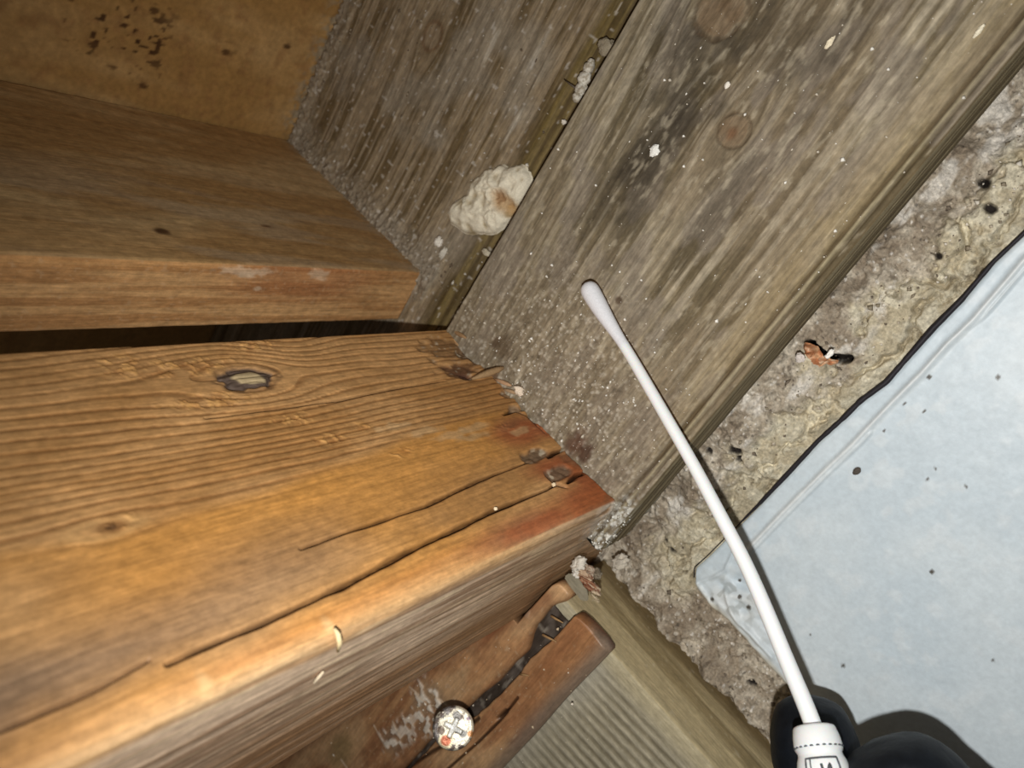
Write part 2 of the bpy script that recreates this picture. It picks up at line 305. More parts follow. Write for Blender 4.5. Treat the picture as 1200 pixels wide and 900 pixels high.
# ---- orange floor beam
XB, ZB, ZT0 = -.555, .219, .645
def f_beam():
    prof = rrect(-.83, XB, ZB, ZT0, [.012, .008, .008, .006], [.0014, .0022, .05, .02], 6)
    a = np.r_[-.5, -.2, -.05, var(.05, 1.0, lambda y: .0019 * y + .0005)]
    def amap(A, p, q):
        end = np.where(p < -.64, 1.165, 1.0 - .004 + .004)
        jag = -.007 * np.clip(fbm(q * 60, p * 60, 3, 31) - .35, 0, 1) * 2 * (p > -.64)
        s = ss(.75, 1.0, A); return A + s * (end - 1.0 + jag)
    at = lambda x, y: onX(x, y, XB)[[1, 2]]
    ab = lambda x, y: onZ(x, y, ZB)[[1, 0]]
    def fn(P, side, b, A):
        Y, Z, X = P[..., 1], P[..., 2], P[..., 0]
        f0 = (side == 0).astype(float); f1 = (side == 1).astype(float)
        k1 = at(290, 443); k2 = at(130, 618)
        # rings flowing round the knots
        psi = Z + .028 * (fbm(Y * 2.2, Z * 3, 2, 33) - .5) + .006 * (fbm(Y * 9, Z * 12, 2, 34) - .5)
        for (ky, kz), r2, sy in ((k1, .0019, .42), (k2, .00016, .4)):
            dy = (Y - ky) * sy; dz = Z - kz; psi = psi - r2 * dz / (dy * dy + dz * dz + r2 * .35)
        dy = Y - k1[0]; psi = psi + .030 * np.exp(-((dy - .10) / .085) ** 2) * ss(k1[1] - .02, k1[1] + .06, Z)
        fr = saw(psi * 78 + 3.2 * fbm(Y * .6, psi * 14, 2, 35)); late = ss(.55, .96, fr) * (1 - ss(.96, 1.0, fr))
        # rings are strong in the upper half only
        bl = np.array([at(x, y) for x, y in [(0, 655), (170, 622), (400, 545), (470, 515), (600, 480)]])
        zb = np.interp(Y, bl[:, 0], bl[:, 1]); up = ss(-.012, .012, Z - zb + .01 * (vn(Y * 12, Z * 9, 36) - .5))
        low = .18 * ss(.3, .1, abs(fbm(Y * 2, psi * 26, 2, 37) - .5))
        amp = (up + (1 - up) * low) * (.55 + .6 * fbm(Y * 5, Z * 14, 2, 38))
        near = ss(.7, .25, Y)
        n1 = fbm(Y * 6, Z * 14, 4, 40); n2 = fbm(Y * 45, Z * 45, 3, 41); fib = vn(Y * 28, Z * 420, 42)
        base = mixc(np.broadcast_to(lin(182, 134, 81), X.shape + (3,)), lin(206, 158, 104), ss(.3, .7, n1))
        base = mixc(base, lin(206, 146, 74), (1 - up) * ss(.3, .6, fbm(Y * 4, Z * 9, 3, 43)) * .85)  # lower half brightened in colour, standing in for stronger light near the lamp
        C0 = mixc(base, lin(126, 78, 34), late * amp * .6); C0 = C0 * ((.93 + .14 * fib) * (.86 + .28 * fbm(Y * 60, Z * 130, 4, 199)))[..., None]
        disp = -.0016 * late * amp + .0008 * (n2 - .5)
        edge = np.exp(-((fr - .99) / .03) ** 2)
        # torn, fuzzy grain
        fz = np.zeros_like(X)
        for px, py, rx, ry in [(215, 430, .10, .020), (250, 470, .07, .018), (345, 490, .04, .014), (385, 515, .035, .014), (420, 500, .03, .010), (470, 530, .03, .01), (300, 405, .06, .012), (140, 425, .04, .02), (140, 610, .02, .014), (590, 500, .04, .01)]:
            p = at(px, py); fz = np.maximum(fz, ss(1.15, .3, blob(Y, Z, p[0], p[1], rx, ry, n2, .6)))
        tear = ss(.50, .66, fbm(Y * 150 + Z * 90, Z * 130 - Y * 30, 4, 44))
        C0 = mixc(C0, lin(226, 172, 104), tear * fz * .75); C0 = mixc(C0, lin(150, 92, 42), fz * ss(.45, .25, vn(Y * 90, Z * 90, 46)) * .35)
        disp = disp + fz * (tear * .0014 - .0005)
        tear2 = ss(.74, .82, vn(Y * 150 + Z * 150, Z * 90, 47)) * ss(.52, .7, n1); C0 = mixc(C0, lin(222, 168, 108), tear2 * .35 * up)
        # knots
        q = blob(Y, Z, k1[0], k1[1], .036, .0175, vn(Y * 110, Z * 150, 48), .35)
        C0 = mixc(C0, lin(96, 80, 70), ss(1.15, .95, q)); C0 = mixc(C0, lin(196, 174, 134), ss(.72, .55, q)); disp = disp - .004 * np.exp(-((q - .95) / .14) ** 2) + .001 * ss(.8, .4, q)
        C0 = mixc(C0, lin(132, 100, 70), np.exp(-((q - 1.25) / .16) ** 2) * .6)
        q = blob(Y, Z, k2[0], k2[1], .012, .006, n2, .5); C0 = mixc(C0, lin(150, 108, 66), ss(1.3, .6, q) * .8); C0 = mixc(C0, lin(96, 66, 40), ss(.55, .2, q) * .8)
        q = blob(Y, Z, k2[0] - .004, k2[1], .03, .009, n2, .5); C0 = mixc(C0, lin(222, 176, 116), np.exp(-((q - 1) / .3) ** 2) * .4)
        # grey smudge along the crack
        sm = [at(x, y) for x, y in [(-60, 850), (20, 800), (120, 772), (220, 735), (330, 680), (450, 640)]]
        d, t = seg(Y, Z, sm); C0 = mixc(C0, lin(136, 116, 98), ss(.058, .0, d + (n1 - .5) * .03) * np.clip(1 - t, 0, 1) ** .6 * .85)
        # lower strip: rosier orange, ring line, pale worn arris
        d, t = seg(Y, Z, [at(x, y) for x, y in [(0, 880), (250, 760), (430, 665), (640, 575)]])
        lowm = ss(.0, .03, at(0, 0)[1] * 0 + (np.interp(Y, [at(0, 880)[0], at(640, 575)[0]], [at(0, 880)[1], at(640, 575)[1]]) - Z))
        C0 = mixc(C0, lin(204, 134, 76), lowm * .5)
        ar = ss(.028, .002, Z - ZB + .012 * (fbm(Y * 10, Z * 60, 3, 50) - .5) * 2) * (1 - ss(.80, .95, Y)); C0 = mixc(C0, lin(232, 182, 124), ar * .8)
        for px, py in [(250, 805), (395, 738)]:
            p = at(px, py); C0 = mixc(C0, lin(236, 196, 140), ss(1.2, .4, blob(Y, Z, p[0], p[1], .008, .02, n2, .5, .2)) * .7)
        # red-brown stain at the end
        red = np.zeros_like(X)
        for px, py, rx, ry in [(690, 590, .10, .035), (640, 610, .13, .018), (665, 545, .07, .022), (610, 505, .06, .022), (640, 500, .05, .02), (690, 560, .04, .03)]:
            p = at(px, py); red = np.maximum(red, ss(1.25, .35, blob(Y, Z, p[0], p[1], rx * 1.35, ry * 1.5, n1, .7)))
        C0 = mixc(C0, mixc(np.broadcast_to(lin(158, 76, 46), X.shape + (3,)), lin(136, 78, 56), ss(.4, .6, fbm(Y * 12, Z * 30, 3, 51))), red * .74)
        # dark, chewed, dusty patches by the end
        for px, py, rx, ry, c, k in [(540, 432, .05, .018, (92, 62, 46), .85), (530, 410, .07, .03, (122, 92, 62), .7), (560, 415, .04, .03, (120, 98, 76), .8), (628, 533, .035, .010, (110, 92, 74), .9), (655, 553, .035, .013, (118, 98, 78), .9),
                                     (545, 440, .02, .010, (80, 50, 46), .8), (604, 478, .02, .008, (150, 128, 104), .8), (595, 462, .02, .01, (150, 128, 104), .6), (540, 395, .02, .006, (150, 120, 84), .7)]:
            p = at(px, py); g = ss(1.3, .55, blob(Y, Z, p[0], p[1], rx, ry, vn(Y * 60, Z * 90, 52), .8)); C0 = mixc(C0, lin(*c), g * k); disp = disp - g * (.003 + .006 * fbm(Y * 80, Z * 100, 4, 53)) * k
            C0 = mixc(C0, lin(200, 186, 162), g * ss(.74, .84, vn(Y * 140, Z * 180, 54)) * .7)
        for px, py in [(460, 500), (530, 510), (500, 505), (560, 500), (610, 505), (555, 512)]:
            p = at(px, py); C0 = mixc(C0, lin(204, 168, 122), ss(1.3, .5, blob(Y, Z, p[0], p[1], .035, .007, vn(Y * 70, Z * 120, 55), 1.)) * .6)
        # cracks along the grain
        cracks = [([(652, 567), (640, 574), (580, 597), (533, 620), (473, 648), (450, 661), (400, 687), (348, 711), (287, 738), (234, 760), (196, 778)], .0028, .012, .9),
                  ([(175, 773), (120, 803), (55, 832), (0, 856)], .0020, .006, .6),
                  ([(620, 541), (560, 563), (500, 592), (440, 612), (400, 625), (352, 643)], .0022, .009, .85),
                  ([(523, 446), (465, 454), (400, 468), (330, 478), (240, 490)], .0016, .006, .6),
                  ([(690, 512 + 40), (676, 556), (665, 566)], .003, .012, 1), ([(664, 524), (650, 530), (642, 536)], .003, .012, 1),
                  ([(590, 486), (603, 480), (618, 486), (640, 508)], .003, .010, 1), ([(640, 556), (652, 566), (664, 571)], .003, .012, 1),
                  ([(640, 640), (560, 665), (430, 715), (300, 780)], .0012, .002, .25)]
        for pts, wd, dep, kc in cracks:
            pp = [at(x, y) for x, y in pts]; d, t = seg(Y, Z, pp); ww = wd * (.35 + .65 * np.sqrt(np.clip(np.sin(np.pi * np.clip(t, .02, .98)), 0, 1))) * (.7 + .6 * vn(Y * 40, Z * 3, 56))
            g = np.exp(-(d / ww) ** 2); disp = disp - dep * g; C0 = mixc(C0, lin(60, 34, 16), np.clip(g * 1.3, 0, 1) * kc)
        # ---- underside
        t1 = fbm(Y * 4, X * 110, 4, 60); t2 = fbm(Y * 9, X * 230, 3, 61); wv = ss(-.56, -.80, X + .03 * (n1 - .5))
        n6 = fbm(Y * 7, X * 30, 4, 62)
        C1 = mixc(np.broadcast_to(lin(212, 184, 156), X.shape + (3,)), lin(158, 128, 102), ss(.38, .62, t1))
        C1 = mixc(C1, lin(222, 198, 162), ss(.55, .75, t2) * (1 - wv) * .8)
        C1 = mixc(C1, lin(150, 108, 68), ss(.45, .95, wv) * .65)
        C1 = mixc(C1, lin(158, 120, 80), ss(.6, 1.0, Y) * .55); C1 = mixc(C1, lin(226, 178, 120), ss(-.59, -.558, X + .02 * (n6 - .5)) * .8 * ss(1.0, .7, Y))
        d1_ = .0028 * (t1 - .5) + .0018 * (t2 - .5)
        pw = ss(.93, 1.0, Y) * ss(-.7, -.56, X) * ss(.4, .6, vn(Y * 90, X * 90, 63)); C1 = mixc(C1, lin(202, 196, 184), pw * .8); d1_ = d1_ + pw * .004
        C = C0 * f0[..., None] + C1 * f1[..., None] + (1 - f0 - f1)[..., None] * lin(120, 76, 36)
        # soften the change of face over the arris
        tb = ss(ZB + .016, ZB + .003, Z) * f0; C = mixc(C, C1, tb * .5 * (1 - red)); D = disp * f0 * (1 - tb) + d1_ * (f1 + tb)
        wane = -.010 * np.exp(-((Z - ZB) / .02) ** 2) * np.exp(-((X - XB) / .02) ** 2) * fbm(Y * 5, Z * 0, 3, 65) * ss(1.0, .8, Y)
        return D + wane, C
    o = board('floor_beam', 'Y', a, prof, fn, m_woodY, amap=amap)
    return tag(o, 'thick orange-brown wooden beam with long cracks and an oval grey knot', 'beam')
beam = f_beam()

# ---- upper joist
def f_joist():
    prof = rrect(-.668, -.55, .81, 1.294, [.008, .006, .006, .003], [.0030, .0022, .06, .03], 5)
    a = np.r_[-.5, -.1, var(.1, 1.088, lambda y: .0025 * y + .001)]
    at = lambda x, y: onX(x, y, -.55)[[1, 2]]; ab = lambda x, y: onZ(x, y, .81)[[1, 0]]
    def fn(P, side, b, A):
        X, Y, Z = P[..., 0], P[..., 1], P[..., 2]; f1 = (side == 1).astype(float)
        n1 = fbm(Y * 4, b * 12, 4, 70); n2 = fbm(Y * 50, b * 70, 3, 71); psi = Z - .10 * (Y - .6) ** 2 * 0 + .05 * fbm(Y * 1.6, Z * 3, 2, 72) + .12 * Y
        r = saw(psi * 26); late = ss(.5, .95, r) * (1 - ss(.95, 1, r))
        C0 = mixc(np.broadcast_to(lin(176, 138, 90), X.shape + (3,)), lin(198, 166, 120), ss(.35, .65, n1)); C0 = mixc(C0, lin(140, 98, 54), late * .28); C0 = C0 * (.84 + .32 * fbm(Y * 60, Z * 70, 4, 201))[..., None]; C0 = mixc(C0, lin(178, 156, 128), ss(.5, .65, fbm(Y * 3, Z * 22 + Y * 3, 4, 202)) * ss(1.16, .95, Z) * .5)
        C0 = mixc(C0, lin(186, 144, 92), ss(.09, .02, Z - .81 - .03 + .10 * (Y - .4)) * ss(.35, .6, n1) * .6)
        p = at(190, 271); C0 = mixc(C0, lin(64, 34, 16), ss(1.3, .6, blob(Y, Z, p[0], p[1], .012, .009, n2, .8)) * .9)
        p = at(312, 265); C0 = mixc(C0, lin(90, 52, 26), ss(1.3, .6, blob(Y, Z, p[0], p[1], .010, .004, n2, .8)) * .7)
        t1 = fbm(Y * 5, X * 120, 3, 73)
        C1 = mixc(np.broadcast_to(lin(214, 166, 112), X.shape + (3,)), lin(188, 138, 88), ss(.4, .62, t1)); C1 = C1 * (.84 + .32 * fbm(Y * 70, X * 90, 4, 203))[..., None]
        C1 = mixc(C1, lin(206, 150, 92), ss(-.575, -.552, X) * ss(.9, .5, Y) * .7)
        p = ab(360, 325); C1 = mixc(C1, lin(164, 100, 64), ss(1.4, .3, blob(Y, X, p[0], p[1], .16, .05, n1, .4)) * .5)
        for px, py, rx, ry in [(288, 318, .05, .008), (375, 322, .02, .012), (302, 338, .006, .004), (290, 322, .02, .006)]:
            p = ab(px, py); C1 = mixc(C1, lin(232, 202, 168), ss(1.3, .5, blob(Y, X, p[0], p[1], rx, ry, fbm(Y * 90, X * 150, 3, 74), 1.6)) * .6)
        C1 = mixc(C1, lin(214, 178, 138), ss(.78, .9, vn(Y * 210, X * 260, 75)) * .3)
        C = C0 * (1 - f1)[..., None] + C1 * f1[..., None]
        dust = ss(1.05, 1.088, Y) * ss(.45, .6, vn(b * 110, Y * 110, 76)); C = mixc(C, lin(160, 150, 130), dust * .6 * (1 - f1))
        C = C * (.94 + .12 * vn(Y * 25, b * 400, 77))[..., None]
        return .0015 * (n1 - .5) + .0012 * (n2 - .5) + f1 * .0015 * (t1 - .5), C
    o = board('floor_joist', 'Y', a, prof, fn, m_woodY)
    tag(o, 'dark brown floor joist under the subfloor, above the black gap', 'beam')
f_joist()

# ---- rim plank (upper, set back)
def f_plank1():
    prof = rrect(-1.20, -1.09, .56, 1.292, [.004] * 4, [.0022, .03, .08, .03], 3)
    a = np.r_[-9, -3, -1.5, -.8, var(-.68, .33, lambda x: .0030), .6, 1.4]
    at = lambda x, y: onY(x, y, 1.09)[[0, 2]]
    def fn(P, side, b, A):
        X, Z = P[..., 0], P[..., 2]
        n1 = fbm(X * 5, Z * 14, 4, 80); n2 = fbm(X * 60, Z * 60, 3, 81)
        k = at(507, 42); psi = Z + .03 * fbm(X * 1.8, Z * 3, 2, 82)
        dx = (X - k[0]) * .5; dz = Z - k[1]; psi = psi - .0009 * dz / (dx * dx + dz * dz + .0004)
        gr = fbm(X * 3.2, psi * 95, 3, 83); g2 = fbm(X * 9, psi * 210, 2, 84)
        C = mixc(np.broadcast_to(lin(152, 134, 108), X.shape + (3,)), lin(112, 94, 66), ss(.42, .66, gr) * ss(.25, .6, n1 + .12))
        C = mixc(C, lin(176, 160, 136), ss(.55, .75, g2) * .55); C = mixc(C, lin(158, 148, 132), ss(.5, .7, fbm(X * 8, Z * 8, 3, 85)) * .5)
        C = C * (.80 + .40 * fbm(X * 70, Z * 110, 4, 200))[..., None]
        # olive, darker lower strip
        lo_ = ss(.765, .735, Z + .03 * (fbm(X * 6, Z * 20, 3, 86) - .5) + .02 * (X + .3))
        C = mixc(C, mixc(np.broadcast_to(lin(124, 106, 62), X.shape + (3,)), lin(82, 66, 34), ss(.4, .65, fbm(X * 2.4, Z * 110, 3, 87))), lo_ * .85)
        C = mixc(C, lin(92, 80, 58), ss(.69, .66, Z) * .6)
        q = blob(X, Z, k[0], k[1], .026, .022, n2, .25); C = mixc(C, lin(112, 82, 56), np.exp(-((q - 1) / .16) ** 2) * .6); C = mixc(C, lin(156, 136, 110), ss(.9, .6, q) * .6)
        for px, py, rx, ry in [(575, 55, .03, .006), (600, 150, .05, .006), (630, 60, .05, .006)]:
            p = at(px, py); C = mixc(C, lin(206, 196, 178), ss(1.3, .4, blob(X, Z, p[0], p[1], rx, ry, n2, 1.)) * .6)
        # gritty dust along the joist and the subfloor
        dj = abs(X + .55); dc = 1.295 - Z; dust = np.maximum(ss(.07, .0, dj + (n2 - .5) * .05) * (Z > .78), ss(.05, 0, dc + (n2 - .5) * .04) * (X > -.56))
        grit = vn(X * 210, Z * 210, 88); C = mixc(C, lin(150, 136, 118), dust * .6); C = mixc(C, lin(196, 186, 170), dust * ss(.75, .9, grit) * .7); C = mixc(C, lin(96, 84, 70), dust * ss(.25, .12, grit) * .7)
        C = mixc(C, lin(216, 208, 196), ss(.86, .92, vn(X * 130, Z * 130, 89)) * .5)
        return .003 * (gr - .5) + .0015 * (g2 - .5) + dust * (.006 + .008 * grit) * ss(.0, .01, np.minimum(dj, dc) + .01), C
    o = board('rim_plank', 'X', a, prof, fn, m_woodX)
    tag(o, 'grey-brown weathered rim plank set back above the gap, with dusty corner', 'plank')
f_plank1()

# ---- ledger plank (lower, in front)
def f_plank2():
    prof = rrect(-1.088, -1.0, .19, .642, [.006, .004, .004, .004], [.00165, .0022, .08, .03], 4)
    a = np.r_[var(-.637, .62, lambda x: .0019), .8, 1.4]
    at = lambda x, y: onY(x, y, 1.0)[[0, 2]]
    def fn(P, side, b, A):
        X, Y, Z = P[..., 0], P[..., 1], P[..., 2]; f1 = (side == 1).astype(float)
        n1 = fbm(X * 6, Z * 12, 4, 90); n2 = fbm(X * 60, Z * 60, 3, 91); n3 = vn(X * 210, Z * 230, 92)
        k1 = at(845, 12); k2 = at(860, 153); psi = Z + .022 * fbm(X * 2.6, Z * 5, 2, 93) - .02 * X
        for k, r2 in ((k1, .0022), (k2, .0008)):
            dx = (X - k[0]) * .45; dz = Z - k[1]; psi = psi - r2 * dz / (dx * dx + dz * dz + r2 * .4)
        gr = fbm(X * 1.5, psi * 52, 3, 94); g2 = fbm(X * 4.5, psi * 170, 3, 95)
        stripe = ss(.42, .58, gr)
        rt = ss(-.45, -.1, X + (.42 - Z) * .8)                                      # cleaner, stripier towards the right/low side
        C = mixc(np.broadcast_to(lin(152, 139, 115), X.shape + (3,)), lin(98, 86, 63), stripe * (.40 + .50 * rt))
        C = mixc(C, lin(180, 168, 146), ss(.50, .68, g2) * (.35 + .3 * rt)); C = mixc(C, lin(88, 75, 53), ss(.47, .30, g2) * .45)
        g3 = fbm(X * 14, psi * 420, 2, 194); C = C * ((.84 + .32 * g3) * (.80 + .40 * fbm(X * 70, Z * 110, 4, 198)))[..., None]
        C = mixc(C, lin(134, 118, 96), ss(.45, .7, n1) * .45)
        C = mixc(C, lin(142, 131, 118), ss(.48, .62, fbm(X * 12 + 3, Z * 26, 4, 205)) * .5)
        # dark stain clouds
        for px, py, rx, ry, k in [(810, 95, .09, .035, .5), (775, 165, .11, .035, .75), (740, 245, .07, .04, .4), (835, 240, .07, .03, .4), (790, 60, .05, .05, .4), (915, 60, .05, .05, .4), (700, 230, .08, .02, .35), (760, 200, .04, .02, .5), (1000, 20, .1, .02, .3)]:
            p = at(px, py); C = mixc(C, lin(72, 64, 52), ss(1.4, .2, blob(X, Z, p[0], p[1], rx * 1.25, ry * 1.35, fbm(X * 26, Z * 40, 5, 96), 1.6)) * k)
        # grey gritty crust near the beam
        p = at(640, 470); cr = ss(1.25, .25, blob(X, Z, p[0], p[1], .23, .26, n1, .5)); cr = np.maximum(cr, .8 * ss(-.42, -.52, X + .05 * (n1 - .5)))
        w1, w2, wid = worley(X * 150 + n2, Z * 150 + n1, 5); gm = .5 * fbm(X * 130, Z * 130, 4, 97) + .5 * (.25 + .5 * wid * ss(.7, .2, w1) + .15)
        C = mixc(C, lin(132, 118, 98), cr * .55); C = mixc(C, lin(196, 186, 168), cr * ss(.55, .72, gm) * .75); C = mixc(C, lin(84, 72, 56), cr * ss(.42, .3, gm) * .6)
        C = mixc(C, lin(192, 180, 156), ss(.60, .78, fbm(X * 45 + 9, Z * 120, 5, 98)) * .4)
        dcr = cr * .005 * (gm - .4)
        for px, py, rx, ry, c in [(582, 402, .012, .008, (84, 64, 46)), (675, 520, .030, .018, (96, 66, 50)), (688, 530, .02, .012, (84, 58, 44)), (725, 352, .006, .006, (84, 66, 50)), (590, 408, .02, .02, (104, 88, 68)), (575, 445, .02, .012, (116, 88, 64))]:
            p = at(px, py); C = mixc(C, lin(*c), ss(1.3, .5, blob(X, Z, p[0], p[1], rx, ry, n2, .8)) * .85)
        # knots
        for k, r in ((k1, .036), (k2, .0225)):
            q = blob(X, Z, k[0], k[1], r, r, n2, .25); C = mixc(C, lin(132, 112, 88), ss(.98, .8, q) * .75); C = mixc(C, lin(84, 66, 46), np.exp(-((q - 1) / .08) ** 2) * .6)
            C = mixc(C, lin(112, 90, 66), ss(.45, .7, fbm(X * 60, Z * 60, 3, 195)) * ss(.9, .7, q) * .5); dcr = dcr - .0022 * np.exp(-((q - 1) / .08) ** 2)
        p = at(858, 156); C = mixc(C, lin(118, 84, 58), ss(1.2, .3, blob(X, Z, p[0], p[1], .011, .008, n2, .5)) * .7)
        # tan strip and split laminations above the lower arris
        dz = Z - .19; tan = ss(.075, .045, dz + .008 * (n1 - .5)) * ss(.014, .022, dz) * ss(-.5, -.2, X); C = mixc(C, lin(154, 134, 94), tan * .35)
        gv = np.exp(-((dz - .020 - .003 * fbm(X * 3, X * 0, 2, 99)) / .0028) ** 2); C = mixc(C, lin(80, 64, 40), gv * .8)
        gv2 = np.exp(-((dz - .011) / .0022) ** 2); C = mixc(C, lin(84, 72, 50), gv2 * .6)
        C = mixc(C, lin(168, 156, 126), np.exp(-((dz - .0155) / .002) ** 2) * .7)
        lam = fbm(X * 1.2, Y * 150, 3, 100); C1 = mixc(np.broadcast_to(lin(146, 132, 104), X.shape + (3,)), lin(96, 82, 58), ss(.35, .62, lam)); C1 = mixc(C1, lin(104, 94, 74), ss(1.03, 1.12, Y) * .5)
        pw = ss(-.50, -.57, X + .03 * (n2 - .5)) * ss(.225, .2, Z); C = mixc(C, lin(222, 220, 212), pw * ss(.4, .6, gm) * .85)
        C1 = mixc(C1, lin(206, 204, 196), ss(-.52, -.6, X) * ss(1.05, 1.0, Y) * ss(.45, .6, vn(X * 60, Y * 120, 101)) * .6)
        C = C * (1 - f1)[..., None] + C1 * f1[..., None]
        D = (.0045 * (.5 - gr) * (.4 + .9 * rt) + .0022 * (g2 - .5) + dcr - .005 * gv - .003 * gv2 + pw * .006 * gm) * (1 - f1) + f1 * (.004 * (lam - .5))
        return D, C
    o = board('ledger_plank', 'X', a, prof, fn, m_woodX)
    tag(o, 'broad striped grey-brown plank with two round knots, behind the swab', 'plank')
f_plank2()

# ---- post below the beam, with sawn ridges
def f_post():
    prof = rrect(-1.19, -1.0, -1.27, -.752, [.008, .01, .01, .010], [.0024, .03, .08, .0024], 6)
    a = np.r_[-1.1, -.7, -.5, var(-.40, .207, lambda x: .0030)]
    def fn(P, side, b, A):
        X, Y, Z = P[..., 0], P[..., 1], P[..., 2]; f0 = (side == 0).astype(float)
        n1 = fbm(X * 8, Z * 8, 4, 110); n2 = fbm(b * 60, Z * 60, 3, 111)
        ph = (X + .09 * Z + .004 * fbm(X * 6, Z * 6, 2, 112)) * 58; r = .5 + .5 * np.cos(ph * 2 * np.pi); rm = ss(-.775, -.80, X) * (.7 + .3 * n1)
        flat = ss(.10, .0, Z + .04 * (n1 - .5))
        r = r * rm * (.45 + .55 * flat)
        C0 = mixc(np.broadcast_to(lin(178, 169, 146), X.shape + (3,)), lin(128, 118, 95), r); C0 = mixc(C0, lin(186, 180, 166), ss(.03, .12, Z + .06 * (n1 - .5)) * .6); C0 = C0 * (.82 + .36 * fbm(X * 80, Z * 80, 4, 204))[..., None]
        C0 = mixc(C0, lin(186, 172, 136), ss(-.795, -.765, X) * .6)
        g = fbm(Y * 40, Z * 3, 4, 113); C1 = mixc(np.broadcast_to(lin(186, 168, 130), X.shape + (3,)), lin(154, 136, 100), ss(.4, .62, g)); C1 = mixc(C1, lin(182, 168, 134), ss(1.03, 1.005, Y) * .5)
        C1 = mixc(C1, lin(104, 86, 56), ss(1.10, 1.15, Y + .02 * (n1 - .5)) * .75)
        C = C0 * f0[..., None] + C1 * (1 - f0)[..., None]
        C = mixc(C, lin(206, 196, 172), ss(.85, .95, vn(b * 210, Z * 210, 114)) * .25)
        dd = f0 * (-.0022 * r + .001 * (n2 - .5)) + (1 - f0) * .0035 * (g - .5)
        return dd, C
    o = board('wall_post', 'Z', a, prof, fn, m_woodZ)
    tag(o, 'greyish wooden post with narrow sawn ridges running under the orange beam', 'post')
f_post()

